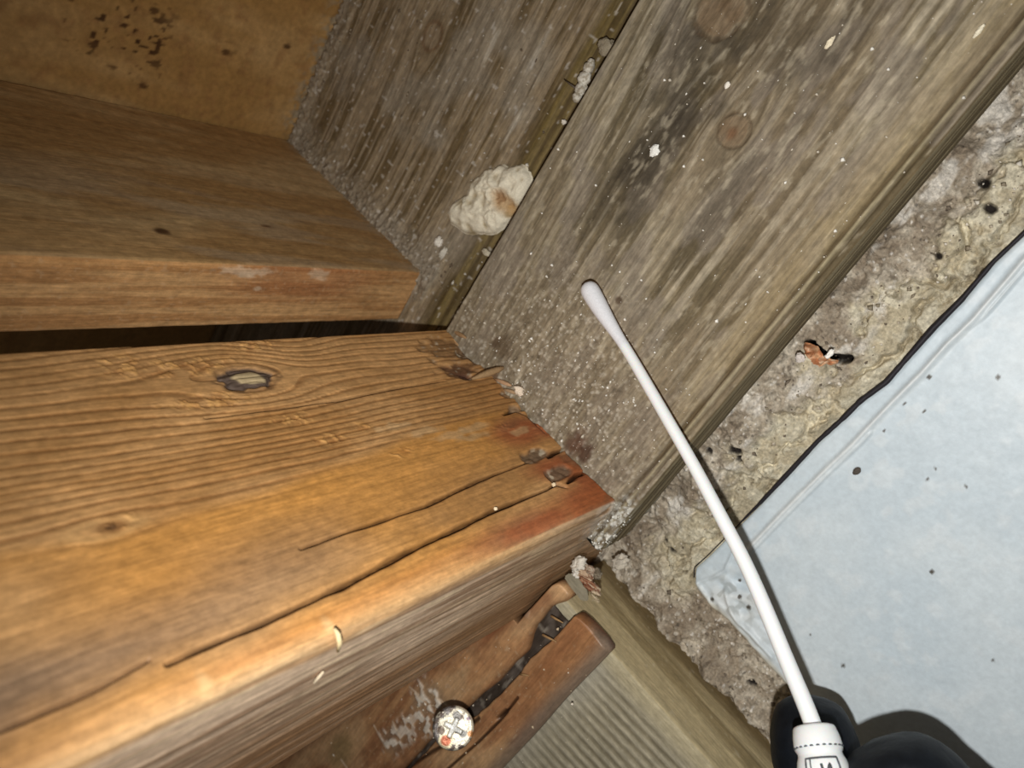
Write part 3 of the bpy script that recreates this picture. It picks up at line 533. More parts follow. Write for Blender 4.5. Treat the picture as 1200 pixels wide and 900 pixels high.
# ---- screwed cleat board (red-brown, split)
YC = .972
def f_cleat():
    at = lambda x, y: onY(x, y, YC)[[0, 2]]
    root = empty('split_board', [-1.2, 1.0, .07])
    tag(root, 'red-brown split board held by a rusty cross-head screw, at the bottom', 'board')
    split = [(370, 1015), (430, 950), (480, 893), (503, 868), (555, 822), (583, 800), (600, 780), (616, 764), (625, 735), (645, 712), (676, 700), (695, 690)]
    lower_top = [(370, 1030), (430, 966), (480, 900), (512, 868), (560, 838), (588, 812), (610, 790), (620, 772), (640, 756), (660, 738), (672, 724), (684, 722)]
    up = np.array([at(*p) for p in split]); lt = np.array([at(*p) for p in lower_top])
    up = up[np.argsort(up[:, 0])]; lt = lt[np.argsort(lt[:, 0])]
    xe = at(674, 704)[0]; xl = at(713, 763)[0]; zbot = .078 * YC
    def piece(name, x1, zt_f, zb_f, seed, rend):
        # curved-outline slab: grid over x and a closed profile
        xs = np.r_[-2.2, -1.9, var(-1.75, x1, lambda x: .0026)]
        nf = 150; s = np.linspace(0, 1, nf); V = []; C = []
        X = xs[:, None] + 0 * s; zt = zt_f(xs); zb = zb_f(xs)
        k = np.clip((x1 - xs) / rend, 0, 1); k = np.sqrt(1 - (1 - k) ** 2)                 # rounded end
        mid = zt * .5 + zb * .5; zt = mid + (zt - mid) * (.35 + .65 * k); zb = mid + (zb - mid) * (.35 + .65 * k)
        Z = zt[:, None] * (1 - s) + zb[:, None] * s
        n1 = fbm(X * 6, Z * 20, 4, seed); n2 = fbm(X * 70, Z * 70, 3, seed + 1); gr = fbm(X * 3, Z * 90, 4, seed + 2)
        C = mixc(np.broadcast_to(lin(172, 128, 88), X.shape + (3,)), lin(148, 104, 70), ss(.42, .66, gr)); C = mixc(C, lin(188, 152, 112), ss(.42, .66, n1) * .7)
        C = mixc(C, lin(142, 96, 64), ss(.45, .3, n1) * .5)
        C = C * (1.02 + .56 * fbm(X * 55, Z * 80, 5, seed + 6))[..., None]
        C = mixc(C, lin(214, 184, 148), ss(.84, .93, vn(X * 200, Z * 200, seed + 4)) * .45)
        D = .003 * (n1 - .5) + .0015 * (gr - .5)
        pt = []
        if name == 'upper_strip':
            for cx, cy, rx, ry, k_ in [(505, 835, .05, .03, 1), (470, 860, .05, .02, .8), (500, 815, .03, .03, .7), (610, 705, .02, .02, .4), (455, 868, .02, .02, .8)]:
                p = at(cx, cy); g = ss(1.5, .6, blob(X, Z, p[0], p[1], rx * 1.1, ry * 1.1, n2, .6)); fl = ss(.58, .66, vn(X * 105, Z * 105, seed + 5)); C = mixc(C, lin(246, 232, 214), g * fl * .95 * k_); D = D + g * fl * .002
                C = mixc(C, lin(140, 122, 104), g * .35 * (1 - fl))
            p = at(400, 880); C = mixc(C, lin(136, 116, 72), ss(1.4, .3, blob(X, Z, p[0], p[1], .05, .03, n2, .6)) * .6)
            for l in [[(438, 850), (452, 876)], [(460, 846), (470, 862)], [(502, 808), (528, 830)], [(480, 805), (500, 822)], [(400, 890), (410, 905)]]:
                d, t = seg(X, Z, [at(*q) for q in l]); C = mixc(C, lin(240, 214, 184), ss(.0028, .0008, d) * .8)
            C = mixc(C, lin(110, 58, 34), ss(.03, .0, seg(X, Z, [at(x, y) for x, y in [(330, 890), (430, 815), (520, 770), (640, 700)]])[0]) * .6)
            C = mixc(C, lin(98, 66, 42), ss(.012, .0, seg(X, Z, up)[0]) * .5)
        else:
            for l, wd in [([(470, 905), (505, 882), (530, 868), (560, 842)], .003), ([(520, 905), (560, 870), (585, 845), (606, 818)], .0018), ([(583, 843), (592, 834)], .0035)]:
                d, t = seg(X, Z, [at(*q) for q in l]); g = np.exp(-(d / wd) ** 2); D = D - .008 * g; C = mixc(C, lin(40, 24, 18), g * .9)
            C = mixc(C, lin(146, 98, 62), ss(-1.0, -.85, X) * .6)
            C = mixc(C, lin(126, 112, 98), ss(.034, .006, Z - zb[:, None] + .010 * (n1 - .5)) * .8)
        r = .010; dt = (zt[:, None] - Z); db = Z - zb[:, None]
        rb = r * (1.6 if name == 'lower_strip' else .7); rt_ = r * .28; rd = .3 * r
        ed = np.clip(1 - dt / rt_, 0, 1) ** 2 * rt_ * .8 + np.clip(1 - db / rb, 0, 1) ** 2 * rb * .6 + np.clip(1 - (x1 - X) / rd, 0, 1) ** 2 * rd * .8
        Yf = YC - D + ed
        n = len(xs); Vf = np.stack([X, Yf, Z], -1).reshape(-1, 3); Vb = np.stack([X, 0 * X + .9985, Z], -1)[:, [0, -1]].reshape(-1, 3)
        Q = grid_quads(n, nf, flip=True); o0 = n * nf; i = np.arange(n - 1)
        top = np.stack([i * nf, (i + 1) * nf, o0 + (i + 1) * 2, o0 + i * 2], 1); bot = np.stack([i * nf + nf - 1, o0 + i * 2 + 1, o0 + (i + 1) * 2 + 1, (i + 1) * nf + nf - 1], 1)
        Vall = np.r_[Vf, Vb]; Call = np.r_[C.reshape(-1, 3), np.tile(lin(74, 46, 30), (len(Vb), 1))]
        # right end
        base = len(Vall); Ve = np.stack([np.full(nf, x1), np.full(nf, .9985), Z[-1]], -1); Vall = np.r_[Vall, Ve]; Call = np.r_[Call, np.tile(lin(90, 54, 34), (nf, 1))]
        jj = np.arange(nf - 1); e0 = (n - 1) * nf; en = np.stack([e0 + jj, e0 + jj + 1, base + jj + 1, base + jj], 1)
        me = meshnp(name, M(Vall), np.r_[Q, top, bot, en], Call)
        bm = bmesh.new(); bm.from_mesh(me); bmesh.ops.recalc_face_normals(bm, faces=bm.faces); bm.to_mesh(me); bm.free()
        return link(name, me, m_woodX2, root)
    piece('upper_strip', xe, lambda x: np.interp(x, [-2.2, -.8455, -.838, xe], [.50, .50, .214, .208]), lambda x: np.interp(x, up[:, 0], up[:, 1]) + .003 * (vn(x * 40, x * 0, 130) - .5), 120, .02)
    piece('lower_strip', xl, lambda x: np.interp(x, lt[:, 0], lt[:, 1]) + .003 * (vn(x * 50, x * 0, 131) - .5), lambda x: zbot + 0 * x + .003 * (vn(x * 9, x * 0, 132) - .5), 140, .005)
    xs = np.linspace(-1.75, -.765, 160); zz = np.linspace(-.035, .03, 30); X, Q_ = np.meshgrid(xs, zz, indexing='ij'); Zm = np.interp(X, up[:, 0], up[:, 1]) * .5 + np.interp(X, lt[:, 0], lt[:, 1]) * .5 + Q_; Zm = np.minimum(Zm, .205)
    nn = fbm(X * 30, Zm * 60, 4, 196); cc = mixc(np.broadcast_to(lin(92, 82, 74), X.shape + (3,)), lin(64, 54, 46), ss(.4, .6, nn)); cc = mixc(cc, lin(160, 150, 136), ss(.72, .8, vn(X * 120, Zm * 120, 197)) * .5)
    link('split_core', meshnp('split_core', M(np.stack([X, .988 - .010 * (nn - .4), Zm], -1).reshape(-1, 3)), grid_quads(160, 30), cc.reshape(-1, 3)), m_woodX2, root)
    # splinters lying in the split
    for i, (a_, b_, r) in enumerate([((636, 744), (652, 752), .0022), ((610, 790), (620, 792), .002), ((646, 722), (660, 730), .002)]):
        pa = onY(*a_, YC - .002); pb = onY(*b_, YC - .006); me = tube([pa, (pa + pb) / 2 + [0, -.001, .001], pb], [r, r * .9, r * .3], 6, 'splinter', lin(176, 140, 96)); link('splinter', me, m_crumb, root)
    return root
f_cleat()

# ---- screw
def f_screw():
    c = onY(531, 853, .875); root = empty('screw', c + [0, .05, 0]); tag(root, 'rusty cross-head screw flaked with white paint, proud of the red-brown board', 'screw')
    n = -c / np.linalg.norm(c); n = n * .92 + np.array([.0, -1, -.0]) * .08; n /= np.linalg.norm(n)
    s = np.cross(n, [0, 0, 1]); s /= np.linalg.norm(s); t = np.cross(n, s)
    depth = (R.T @ c)[2]; rad = 24.5 * depth / F
    rs = np.r_[np.linspace(0, .9, 34), .94, .97, 1.0, 1.0, .97, .8, .5, .32]; hs = np.r_[np.full(34, 0.0), -.015, -.05, -.12, -.22, -.30, -.45, -.62, -.75]
    K = 96; th = np.arange(K) * 2 * np.pi / K; Rr, Th = np.meshgrid(rs, th, indexing='ij'); Hh = np.broadcast_to(hs[:, None], Rr.shape).copy()
    x = Rr * np.cos(Th); y = Rr * np.sin(Th)
    # align cross: arms tilted ~20 degrees
    an = math.radians(24); u = x * math.cos(an) + y * math.sin(an); v = -x * math.sin(an) + y * math.cos(an)
    arm = lambda a, b: ss(.02, -.02, np.maximum(abs(a) - .12 + .08 * abs(b), abs(b) - .46))
    cross = np.maximum(arm(u, v), arm(v, u)); face = np.arange(len(rs))[:, None] < 36
    Hh = Hh + face * (.06 * (1 - Rr ** 2) - .28 * cross * (1 - Rr * .8) - .02 * fbm(x * 6, y * 6, 3, 150))
    C = mixc(np.broadcast_to(lin(128, 120, 116), x.shape + (3,)), lin(92, 74, 62), ss(.45, .6, fbm(x * 4, y * 4, 3, 151)))
    pn = fbm(x * 3 + 2, y * 3, 4, 152); C = mixc(C, lin(240, 230, 206), ss(.46, .52, pn + .25 * (y * .5 - x * .6)))
    C = mixc(C, lin(250, 250, 246), cross * .95)
    for a_, rr, r1, c_ in [(math.radians(150), .72, .2, (206, 110, 52)), (math.radians(20), .8, .13, (190, 120, 60))]:
        pass
    root_c = []
    P = c + (x[..., None] * s + y[..., None] * t + Hh[..., None] * n) * rad
    # rust spots placed by direction in the head's plane
    for px, py, r1, c_ in [(523, 868, .26, (196, 92, 44)), (551, 860, .16, (196, 130, 64)), (549, 842, .12, (120, 96, 110)), (535, 838, .2, (120, 116, 112)), (543, 860, .2, (110, 108, 104)), (517, 856, .2, (104, 84, 66))]:
        r_ = ray(px, py); k = (c @ n) / (r_ @ n); w_ = (r_ * k - c) / rad; q = blob(x, y, w_ @ s, w_ @ t, r1, r1, fbm(x * 5, y * 5, 2, 153), .4)
        if r1 == .26: C = mixc(C, lin(250, 236, 196), ss(1.5, 1.2, q) * (1 - cross))
        C = mixc(C, lin(*c_), ss(1.1, .8, q) * (1 - cross) * .95)
    C = np.where(face[..., None], C, lin(120, 92, 70))
    me = meshnp('head', M(P.reshape(-1, 3)), grid_quads(len(rs), K, True), C.reshape(-1, 3))
    bm = bmesh.new(); bm.from_mesh(me); bmesh.ops.remove_doubles(bm, verts=bm.verts, dist=1e-7); bmesh.ops.recalc_face_normals(bm, faces=bm.faces); bm.to_mesh(me); bm.free()
    link('head', me, m_steel, root)
    p0 = c - n * rad * .5; p1 = onY(529, 851, 1.02); pts = [p0 + (p1 - p0) * k for k in np.linspace(0, 1, 30)]
    me = tube(pts, [rad * (.36 + .10 * (i % 2)) for i in range(30)], 12, 'shank', lin(96, 72, 56)); link('shank', me, m_steel, root)
f_screw()

# ================================================================== GREY PANEL
def f_panel():
    root = empty('wall_panel', [0, PY, -.3]); tag(root, 'pale blue-grey painted sheet fixed to the concrete at the right', 'panel')
    U = np.r_[var(0, 1.0, lambda x: .0022 if x < .4 else .0030), 1.3, 1.9]; T = np.r_[var(0, .55, lambda x: .0013 if x < .08 else .0026), .7, 1.2]
    UU, TT = np.meshgrid(U, T, indexing='ij')
    left = PX0 + .004 * (fbm(TT * 30, TT * 0, 3, 160) - .5)
    left = left + np.interp(TT, [0, .012, .03, .08, .2, 1.2], [.016, .005, .002, .006, .0, .0])
    X = left + UU; Z = ztop(np.clip(X, ztp[0, 0], 3)) - TT - .012 * ss(.02, 0, UU)
    n1 = fbm(X * 8, Z * 8, 4, 161); n2 = fbm(X * 45, Z * 45, 3, 162)
    C = mixc(np.broadcast_to(lin(208, 221, 229), X.shape + (3,)), lin(216, 227, 233), ss(.35, .65, n1)); C = mixc(C, lin(226, 234, 238), ss(.55, .75, n2) * .5)
    D = .0016 * (n1 - .5) + .0010 * (n2 - .5)
    # raised double bead parallel to the top edge
    at = lambda x, y: onY(x, y, PY)[[0, 2]]
    bead = [at(x, y) for x, y in [(1330, 188), (1200, 305), (1140, 375), (1110, 403), (1080, 437), (1045, 472), (1025, 493), (1000, 520), (960, 558), (918, 600), (880, 640), (855, 662)]]
    d, t = seg(X, Z, bead); wob = .002 * (fbm(X * 30, Z * 30, 2, 163) - .5)
    end = ss(.995, .96, t)
    D = D + end * (.0065 * np.exp(-((d + wob) / .0040) ** 2))
    b2 = [np.array(p) + [.008, -.007] for p in bead]; d2_, t2 = seg(X, Z, b2); D = D + end * .0035 * np.exp(-((d2_ + wob) / .0024) ** 2) * ss(.35, .5, fbm(X * 12, Z * 12, 2, 164)); C = mixc(C, lin(220, 226, 226), end * np.exp(-(d2_ / .003) ** 2) * .35)
    C = mixc(C, lin(240, 244, 244), end * np.exp(-(d / .004) ** 2) * .75)
    # crinkled corner
    pc = at(868, 735); cr = ss(1.15, .5, blob(X, Z, pc[0], pc[1], .05, .12, n1, .3, math.radians(-20)))
    rg = 1 - abs(2 * fbm(X * 26 + Z * 10, Z * 12, 3, 165) - 1); cr2 = ss(1.15, .4, blob(X, Z, *at(862, 705), .06, .05, n1, .5)) ; crk = np.maximum(cr * .5, cr2)
    D = D + crk * .022 * (rg - .6); C = mixc(C, lin(240, 242, 240), crk * ss(.6, .9, rg) * .6); C = mixc(C, lin(158, 160, 154), crk * ss(.62, .75, vn(X * 120, Z * 120, 166)) * .5)
    ln = [at(x, y) for x, y in [(818, 682), (838, 675), (850, 668), (862, 640)]]; d3_, t3 = seg(X, Z, ln); D = D + .003 * np.exp(-(d3_ / .003) ** 2)
    ln = [at(x, y) for x, y in [(818, 684), (830, 700), (842, 722), (870, 752), (900, 785), (922, 806)]]; d3_, t3 = seg(X, Z, ln); D = D + .0045 * np.exp(-(d3_ / .004) ** 2); C = mixc(C, lin(222, 222, 214), np.exp(-(d3_ / .004) ** 2) * .5)
    ln = [at(x, y) for x, y in [(852, 690), (858, 712), (868, 728), (880, 740), (905, 768)]]; d3_, t3 = seg(X, Z, ln); D = D + .006 * np.exp(-(d3_ / .0045) ** 2)
    C = mixc(C, lin(204, 198, 180), ss(.012, .002, UU + (n2 - .5) * .01) * .8)
    # specks of dirt
    for px, py, r in [(1004, 552, .006), (1092, 670, .003), (988, 780, .003), (950, 744, .002), (1089, 442, .003), (1060, 473, .002), (1036, 505, .002), (1096, 549, .002), (1083, 482, .0022), (1170, 442, .003), (1087, 562, .0024), (1132, 570, .002), (868, 698, .0035), (866, 681, .003), (836, 701, .004), (878, 711, .004), (1164, 774, .002)]:
        p = at(px, py); C = mixc(C, lin(84, 78, 70), ss(1.3, .8, blob(X, Z, p[0], p[1], r, r * .8, n2, .5)))
    edge = np.minimum(UU, TT); D = D - np.where(edge <= 0, .03, .003 * (1 - ss(0, .006, edge)))
    V = np.stack([X, PY - D, Z], -1); V = V.reshape(-1, 3)
    link('sheet', meshnp('sheet', M(V), grid_quads(len(U), len(T), flip=True), C.reshape(-1, 3)), m_panel, root)
    # top edge line: black sealant, with the edge's shadow put into its colour
    xs = np.linspace(X[0, 0] + .004, 1.0, 420); pts = np.stack([xs, 0 * xs + PY - .0035, ztop(xs) + .0012 - .012 * ss(.02, 0, xs - X[0, 0])], 1)
    rd = .0014 + .0022 * np.clip(fbm(xs * 9, xs * 0, 3, 170) - .35, 0, 1) * 2 + .0008 * vn(xs * 120, xs * 0, 171)
    rd = rd * (.45 + .75 * ss(PX0 + .1, PX0 + .3, xs))
    o = link('edge_seal_shadow', tube(pts, rd, 6, 'edge_seal_shadow'), m_dark, root); o['label'] = 'black line along the upper edge'
    # the fleck stuck on the sheet
    return root
f_panel()

# ================================================================== LITTLE THINGS
def rock(name, c, r, colr, seed, sub=3, amp=.35, sq=(1, 1, 1), mt=None, axis_n=None, col2=None):
    """irregular lump at c (u), radii r*sq"""
    bm = bmesh.new(); bmesh.ops.create_icosphere(bm, subdivisions=sub, radius=1)
    V = np.array([v.co[:] for v in bm.verts]); n = fbm(V[:, 0] * 1.6 + V[:, 2] + seed, V[:, 1] * 1.6 - V[:, 2], 4, seed % 60)
    n2 = fbm(V[:, 0] * 5 + V[:, 2] * 4 + seed, V[:, 1] * 5 + 3 * V[:, 2], 3, (seed + 5) % 60)
    k = 1 + amp * (n - .5) * 2 + amp * .5 * (n2 - .5) * 2; P = V * k[:, None] * r * np.array(sq)
    for v, p in zip(bm.verts, P): v.co = p * S
    me = bpy.data.meshes.new(name); 
    for f in bm.faces: f.smooth = sub > 1
    bm.to_mesh(me); bm.free()
    C = np.tile(np.asarray(colr, float), (len(V), 1))
    if col2 is not None: C = C + (np.asarray(col2) - C) * ss(.42, .62, n2)[:, None]
    a = me.color_attributes.new('Col', 'FLOAT_COLOR', 'POINT'); a.data.foreach_set('color', np.c_[np.clip(C, 0, 1), np.ones(len(C))].astype(np.float32).ravel())
    o = bpy.data.objects.new(name, me); col.objects.link(o); me.materials.append(mt or m_crumb); o.location = M(c); return o

# plaster-like crust lump on the rim plank
def f_lump():
    root = empty('mortar_lump', onY(588, 236, 1.09)); tag(root, 'crumpled cream lump with a tan centre stuck over the plank gap', 'lump')
    c = onY(585, 236, 1.088); K = 110; rs = np.linspace(0, 1, 52); th = np.arange(K) * 2 * np.pi / K; Rr, Th = np.meshgrid(rs, th, indexing='ij')
    # outline as traced on the plank plane
    out = [(537, 236), (528, 247), (530, 262), (546, 273), (568, 273), (585, 274), (596, 262), (608, 245), (620, 228), (627, 207), (616, 194), (600, 195), (583, 197), (566, 205), (552, 215), (548, 228)]
    o2 = np.array([onY(552 + (x - 552) * 1.0, y, 1.088)[[0, 2]] for x, y in out]) - c[[0, 2]]
    ang = np.unwrap(np.arctan2(o2[:, 1], o2[:, 0])); rr = np.hypot(o2[:, 0], o2[:, 1]); od = np.argsort(ang % (2 * np.pi)); rad = np.interp(th, (ang % (2 * np.pi))[od], rr[od], period=2 * np.pi)
    rad = rad * (1 + .10 * (vn(th * 5, th * 0, 180) - .5) + .06 * (vn(th * 14, th * 0, 181) - .5))
    x = Rr * rad * np.cos(Th); z = Rr * rad * np.sin(Th); n1 = fbm(x * 55, z * 55, 4, 182); rg = 1 - abs(2 * fbm(x * 38 + n1 * .6, z * 38, 3, 183) - 1)
    wr, _, _ = worley(x * 60 + n1, z * 60, 9); h = (.020 * np.sqrt(np.clip(1 - Rr ** 3, 0, 1)) + .018 * (rg - .55) * (1 - Rr ** 6) + .006 * (n1 - .5)) * ss(1.0, .93, Rr) + .001
    tan = ss(1.2, .3, blob(x, z, *(onY(598, 240, 1.088)[[0, 2]] - c[[0, 2]]), .022, .036, n1, .6)); h = h - tan * .010
    C = mixc(np.broadcast_to(lin(176, 158, 124), x.shape + (3,)), lin(240, 230, 206), ss(.45, .75, rg)); C = mixc(C, lin(128, 112, 84), ss(.45, .2, rg) * .7); C = mixc(C, lin(192, 152, 100), tan * .8); C = mixc(C, lin(140, 98, 60), tan * ss(.45, .3, n1) * .7)
    V = np.stack([c[0] + x, c[1] - h, c[2] + z], -1).reshape(-1, 3)
    me = meshnp('crust', M(V), grid_quads(len(rs), K, True), C.reshape(-1, 3)); bm = bmesh.new(); bm.from_mesh(me); bmesh.ops.remove_doubles(bm, verts=bm.verts, dist=1e-7); bmesh.ops.recalc_face_normals(bm, faces=bm.faces)
    bm.to_mesh(me); bm.free()
    me.flip_normals() if me.polygons[len(me.polygons) // 2].normal.y > 0 else None
    link('crust', me, m_crumb, root)
f_lump()

def crumb_thing(name, px, py, Y, r, c, label, cat, seed, sq=(1, 1, 1), amp=.55, sub=4, col2=None, group=None, Zp=None, Xp=None):
    p = onY(px, py, Y) if Zp is None and Xp is None else (onZ(px, py, Zp) if Xp is None else onX(px, py, Xp))
    o = rock(name, p, r, lin(*c), seed, sub, amp, sq, col2=col2); tag(o, label, cat, group); return o

# white clump in the gap, near the top
root = empty('web_clump', onY(686, 92, 1.07)); tag(root, 'elongated white clump with a dark bristle in the gap between planks', 'debris')
for i, (px, py, r, sq) in enumerate([(681, 105, .0095, (1.2, .8, 1)), (685, 92, .011, (1.2, .8, 1)), (689, 80, .010, (1.2, .8, .9)), (677, 114, .008, (1, .8, 1)), (692, 73, .006, (1, 1, 1))]):
    o = rock('tuft', onY(px, py, 1.065), r, lin(226, 220, 206), 20 + i, 3, .4, sq, col2=lin(168, 156, 136)); o.parent = root; o.matrix_parent_inverse = root.matrix_world.inverted()
pa = onY(661, 93, 1.075); pb = onY(674, 103, 1.062)
o = link('bristle', tube([pa, (pa + pb) / 2 + [0, -.003, 0], pb], [.0006, .0013, .0018], 6, 'bristle', lin(96, 84, 72)), m_crumb, root)
crumb_thing('crumb', 711, 55, 1.06, .010, (158, 146, 124), 'pale grey crumb in the plank gap above the white clump', 'debris', 31, (1.2, .6, 1.4))
crumb_thing('crumb', 661, 143, 1.075, .0045, (236, 226, 210), 'tiny white crumb in the plank gap below the white clump', 'debris', 32)
crumb_thing('pebble', 514, 283, 1.08, .0085, (238, 230, 216), 'white pebble at the lower left corner of the rim plank', 'pebble', 33, (1.1, .8, .9))
crumb_thing('pebble', 519, 296, 1.08, .0065, (214, 206, 190), 'longer pale pebble just below the white pebble beside the joist', 'pebble', 34, (1.9, .7, .8))
crumb_thing('pebble', 570, 296, 1.075, .006, (206, 196, 172), 'pale crumb under the cream lump, at the plank gap', 'pebble', 35, (.8, .8, 1.7))
crumb_thing('paint_flake', 767, 176, .996, .0075, (250, 248, 240), 'bright white flake above the swab tip on the striped plank', 'flake', 36, (1.1, .35, .9))
crumb_thing('paint_flake', 852, 100, .997, .0042, (244, 236, 222), 'small white flake between the two round knots', 'flake', 37, (1.1, .4, .8))
crumb_thing('paint_flake', 972, 50, .997, .005, (244, 230, 200), 'small cream flake high on the striped plank, right of the top knot', 'flake', 38, (1.6, .4, .6))
crumb_thing('paint_flake', 1147, 37, .997, .0048, (246, 236, 210), 'small cream flake near the top right corner of the striped plank', 'flake', 39, (1.6, .4, .6))
crumb_thing('pebble', 608, 458, .985, .0075, (240, 222, 200), 'cream pebble wedged where the orange beam meets the plank', 'pebble', 40, (.9, .8, 1.2))
crumb_thing('pebble', 1004, 552, PY - .003, .0055, (88, 80, 72), 'small dark grit stuck on the pale panel', 'pebble', 41, (1.2, .5, .8), amp=.2)
crumb_thing('pebble', 679, 585 + 77, .985, .010, (222, 214, 200), 'white chalky pebble at the corner under the plank end', 'pebble', 42, (1.3, .8, .9), amp=.9)
crumb_thing('pebble', 727, 657, 1.105, .010, (206, 196, 180), 'chalky pale lump on the concrete beside the plank end', 'pebble', 43, (1.3, .7, .9), amp=1.0)
crumb_thing('pebble', 649, 568, 0, .0028, (248, 226, 190), 'bright grain in the long crack near the beam end', 'pebble', 44, Xp=XB + .001)
crumb_thing('pebble', 581, 596, 0, .0022, (248, 226, 190), 'bright grain midway along the long crack', 'pebble', 45, Xp=XB + .001)

# curved pale chips on the beam's worn edge
def chip(pts, rad, c, label):
    o = link('wood_chip', tube(pts, rad, 8, 'wood_chip', lin(*c)), m_crumb); tag(o, label, 'chip')
p = [onX(x, y, XB + .004) for x, y in [(392, 737), (396, 743), (398, 751), (396, 763)]]
p[2] = onZ(398, 752, ZB - .004); p[3] = onZ(396, 763, ZB - .004)
chip(p, [.0018, .0024, .0026, .0016], (246, 222, 172), 'curved cream wood chip on the worn lower edge of the orange beam')
chip([onZ(x, y, ZB - .003) for x, y in [(379, 787), (374, 793), (368, 800)]], [.001, .0018, .0014], (232, 214, 184), 'small pale chip on the underside of the orange beam')

# splinters where the beam meets the plank
for i, (a_, b_, r, c, lb) in enumerate([((553, 444), (590, 431), .0062, (158, 128, 92), 'long tan splinter lying across the top of the beam end'),
                                        ((580, 444), (599, 452), .0036, (196, 158, 122), 'pale splinter just below the long tan splinter'),
                                        ((590, 456), (606, 461), .0034, (180, 150, 116), 'short splinter ending at the cream pebble'),
                                        ((529, 386), (546, 396), .0040, (168, 134, 96), 'small splinter at the upper corner of the orange beam')]):
    pa = onX(*a_, XB + .003); pb = onY(*b_, .990); pm = (pa + pb) / 2
    o = link('splinter', tube([pa, pa * .7 + pb * .3, pm, pb * .8 + pa * .2, pb], [r * .3, r * .8, r, r * .9, r * .4], 7, 'splinter', lin(*c)), m_crumb); tag(o, lb, 'splinter')

# torn orange scrap in the concrete
def strip_sheet(name, rows, c1, c2, label, cat, seed):
    A = np.array(rows); n, m_ = A.shape[:2]
    us = np.linspace(0, n - 1, n * 6); vs = np.linspace(0, m_ - 1, m_ * 6)
    G = np.zeros((len(us), len(vs), 3))
    for k in range(3):
        t = np.stack([np.interp(us, np.arange(n), A[:, j, k]) for j in range(m_)], 1); G[..., k] = np.stack([np.interp(vs, np.arange(m_), t[i]) for i in range(len(us))])
    U_, V_ = np.meshgrid(us, vs, indexing='ij'); nz = fbm(U_ * 2, V_ * 2, 3, seed); G[..., 1] -= .018 * (nz - .5) * 2; G[..., 2] += .008 * (vn(U_ * 2.5, V_ * 2.5, seed + 1) - .5)
    C = mixc(np.broadcast_to(lin(*c1), U_.shape + (3,)), lin(*c2), ss(.35, .65, fbm(U_ * 2.2 + 4, V_ * 2.5, 4, seed + 3))); C = mixc(C, lin(240, 206, 172), ss(.6, .75, fbm(U_ * 3, V_ * 3, 3, seed + 8)) * .8)
    F_ = G.reshape(-1, 3); B_ = F_ + [0, .002, 0]; nn = len(F_); q = grid_quads(len(us), len(vs)); Q = np.r_[q, q[:, ::-1] + nn]
    o = link(name, meshnp(name, M(np.r_[F_, B_]), Q, np.r_[C.reshape(-1, 3)] if False else np.r_[C.reshape(-1, 3), C.reshape(-1, 3)]), m_crumb); tag(o, label, cat); return o
rows = [[onY(939, 411, 1.09), onY(945, 403, 1.09)], [onY(946, 416, 1.075), onY(955, 405, 1.08)], [onY(953, 423, 1.07), onY(961, 414, 1.075)], [onY(959, 431, 1.085), onY(967, 421, 1.08)], [onY(968, 428, 1.10), onY(976, 421, 1.105)], [onY(975, 426, 1.12), onY(984, 423, 1.12)]]
strip_sheet('paper_scrap', rows, (228, 176, 132), (186, 122, 82), 'torn orange-brown scrap caught in the concrete beside the plank', 'scrap', 190)
crumb_thing('pebble', 971, 416, 1.09, .006, (250, 246, 238), 'white crumb right beside the orange-brown scrap', 'pebble', 46, (1.4, .7, .6))
crumb_thing('pebble', 938, 420, 1.085, .0055, (216, 206, 198), 'pale crumb left of the orange-brown scrap, under the plank', 'pebble', 47, (1, .7, 1.2))

# rusty knot of debris at the corner
root = empty('rust_knot', onY(690, 683, .985)); tag(root, 'rust-brown flaking bit of debris hanging where beam, plank and post meet', 'debris')
for i, (px, py, r, sq, c, c2, Y) in enumerate([(686, 675, .010, (.7, .8, 1.6), (128, 84, 60), (196, 170, 142), .985), (690, 684, .010, (.6, .8, 1.9), (112, 66, 46), (170, 124, 94), .98), (697, 691, .008, (.7, .7, 1.6), (116, 76, 54), (196, 176, 148), .98), (677, 670, .010, (1.1, .6, .9), (206, 196, 180), (236, 230, 220), .985), (700, 673, .007, (1, .9, 1), (140, 128, 110), (100, 88, 72), .985), (698, 701, .0045, (.5, .6, 1.9), (196, 180, 150), (160, 140, 112), .98), (693, 668, .008, (.9, .6, 1.2), (186, 170, 150), (130, 100, 80), .985)]):
    o = rock('flake', onY(px, py, Y), r, lin(*c), 60 + i, 4, .75, sq, col2=lin(*c2)); o.parent = root; o.matrix_parent_inverse = root.matrix_world.inverted()
# grey wedge beside it
def f_wedge():
    pts = [(661, 676), (668, 671), (680, 676), (688, 690), (690, 704), (681, 704), (676, 697), (668, 688)]
    A = [onY(x, y, .980) for x, y in pts]; B = [onY(x, y, .996) for x, y in pts]; n = len(pts); bm = bmesh.new()
    va = [bm.verts.new(M(p)) for p in A]; vb = [bm.verts.new(M(p)) for p in B]; bm.faces.new(va); bm.faces.new(vb[::-1])
    for i in range(n): bm.faces.new((va[i], vb[i], vb[(i + 1) % n], va[(i + 1) % n]))
    bmesh.ops.recalc_face_normals(bm, faces=bm.faces); bmesh.ops.bevel(bm, geom=bm.edges[:], offset=.0004, segments=2, affect='EDGES')
    me = bpy.data.meshes.new('wood_wedge'); bm.to_mesh(me); bm.free(); const_col(me, lin(146, 138, 118))
    tag(link('wood_wedge', me, m_woodZ), 'small grey wedge of wood between the beam underside and the post', 'wedge')
f_wedge()

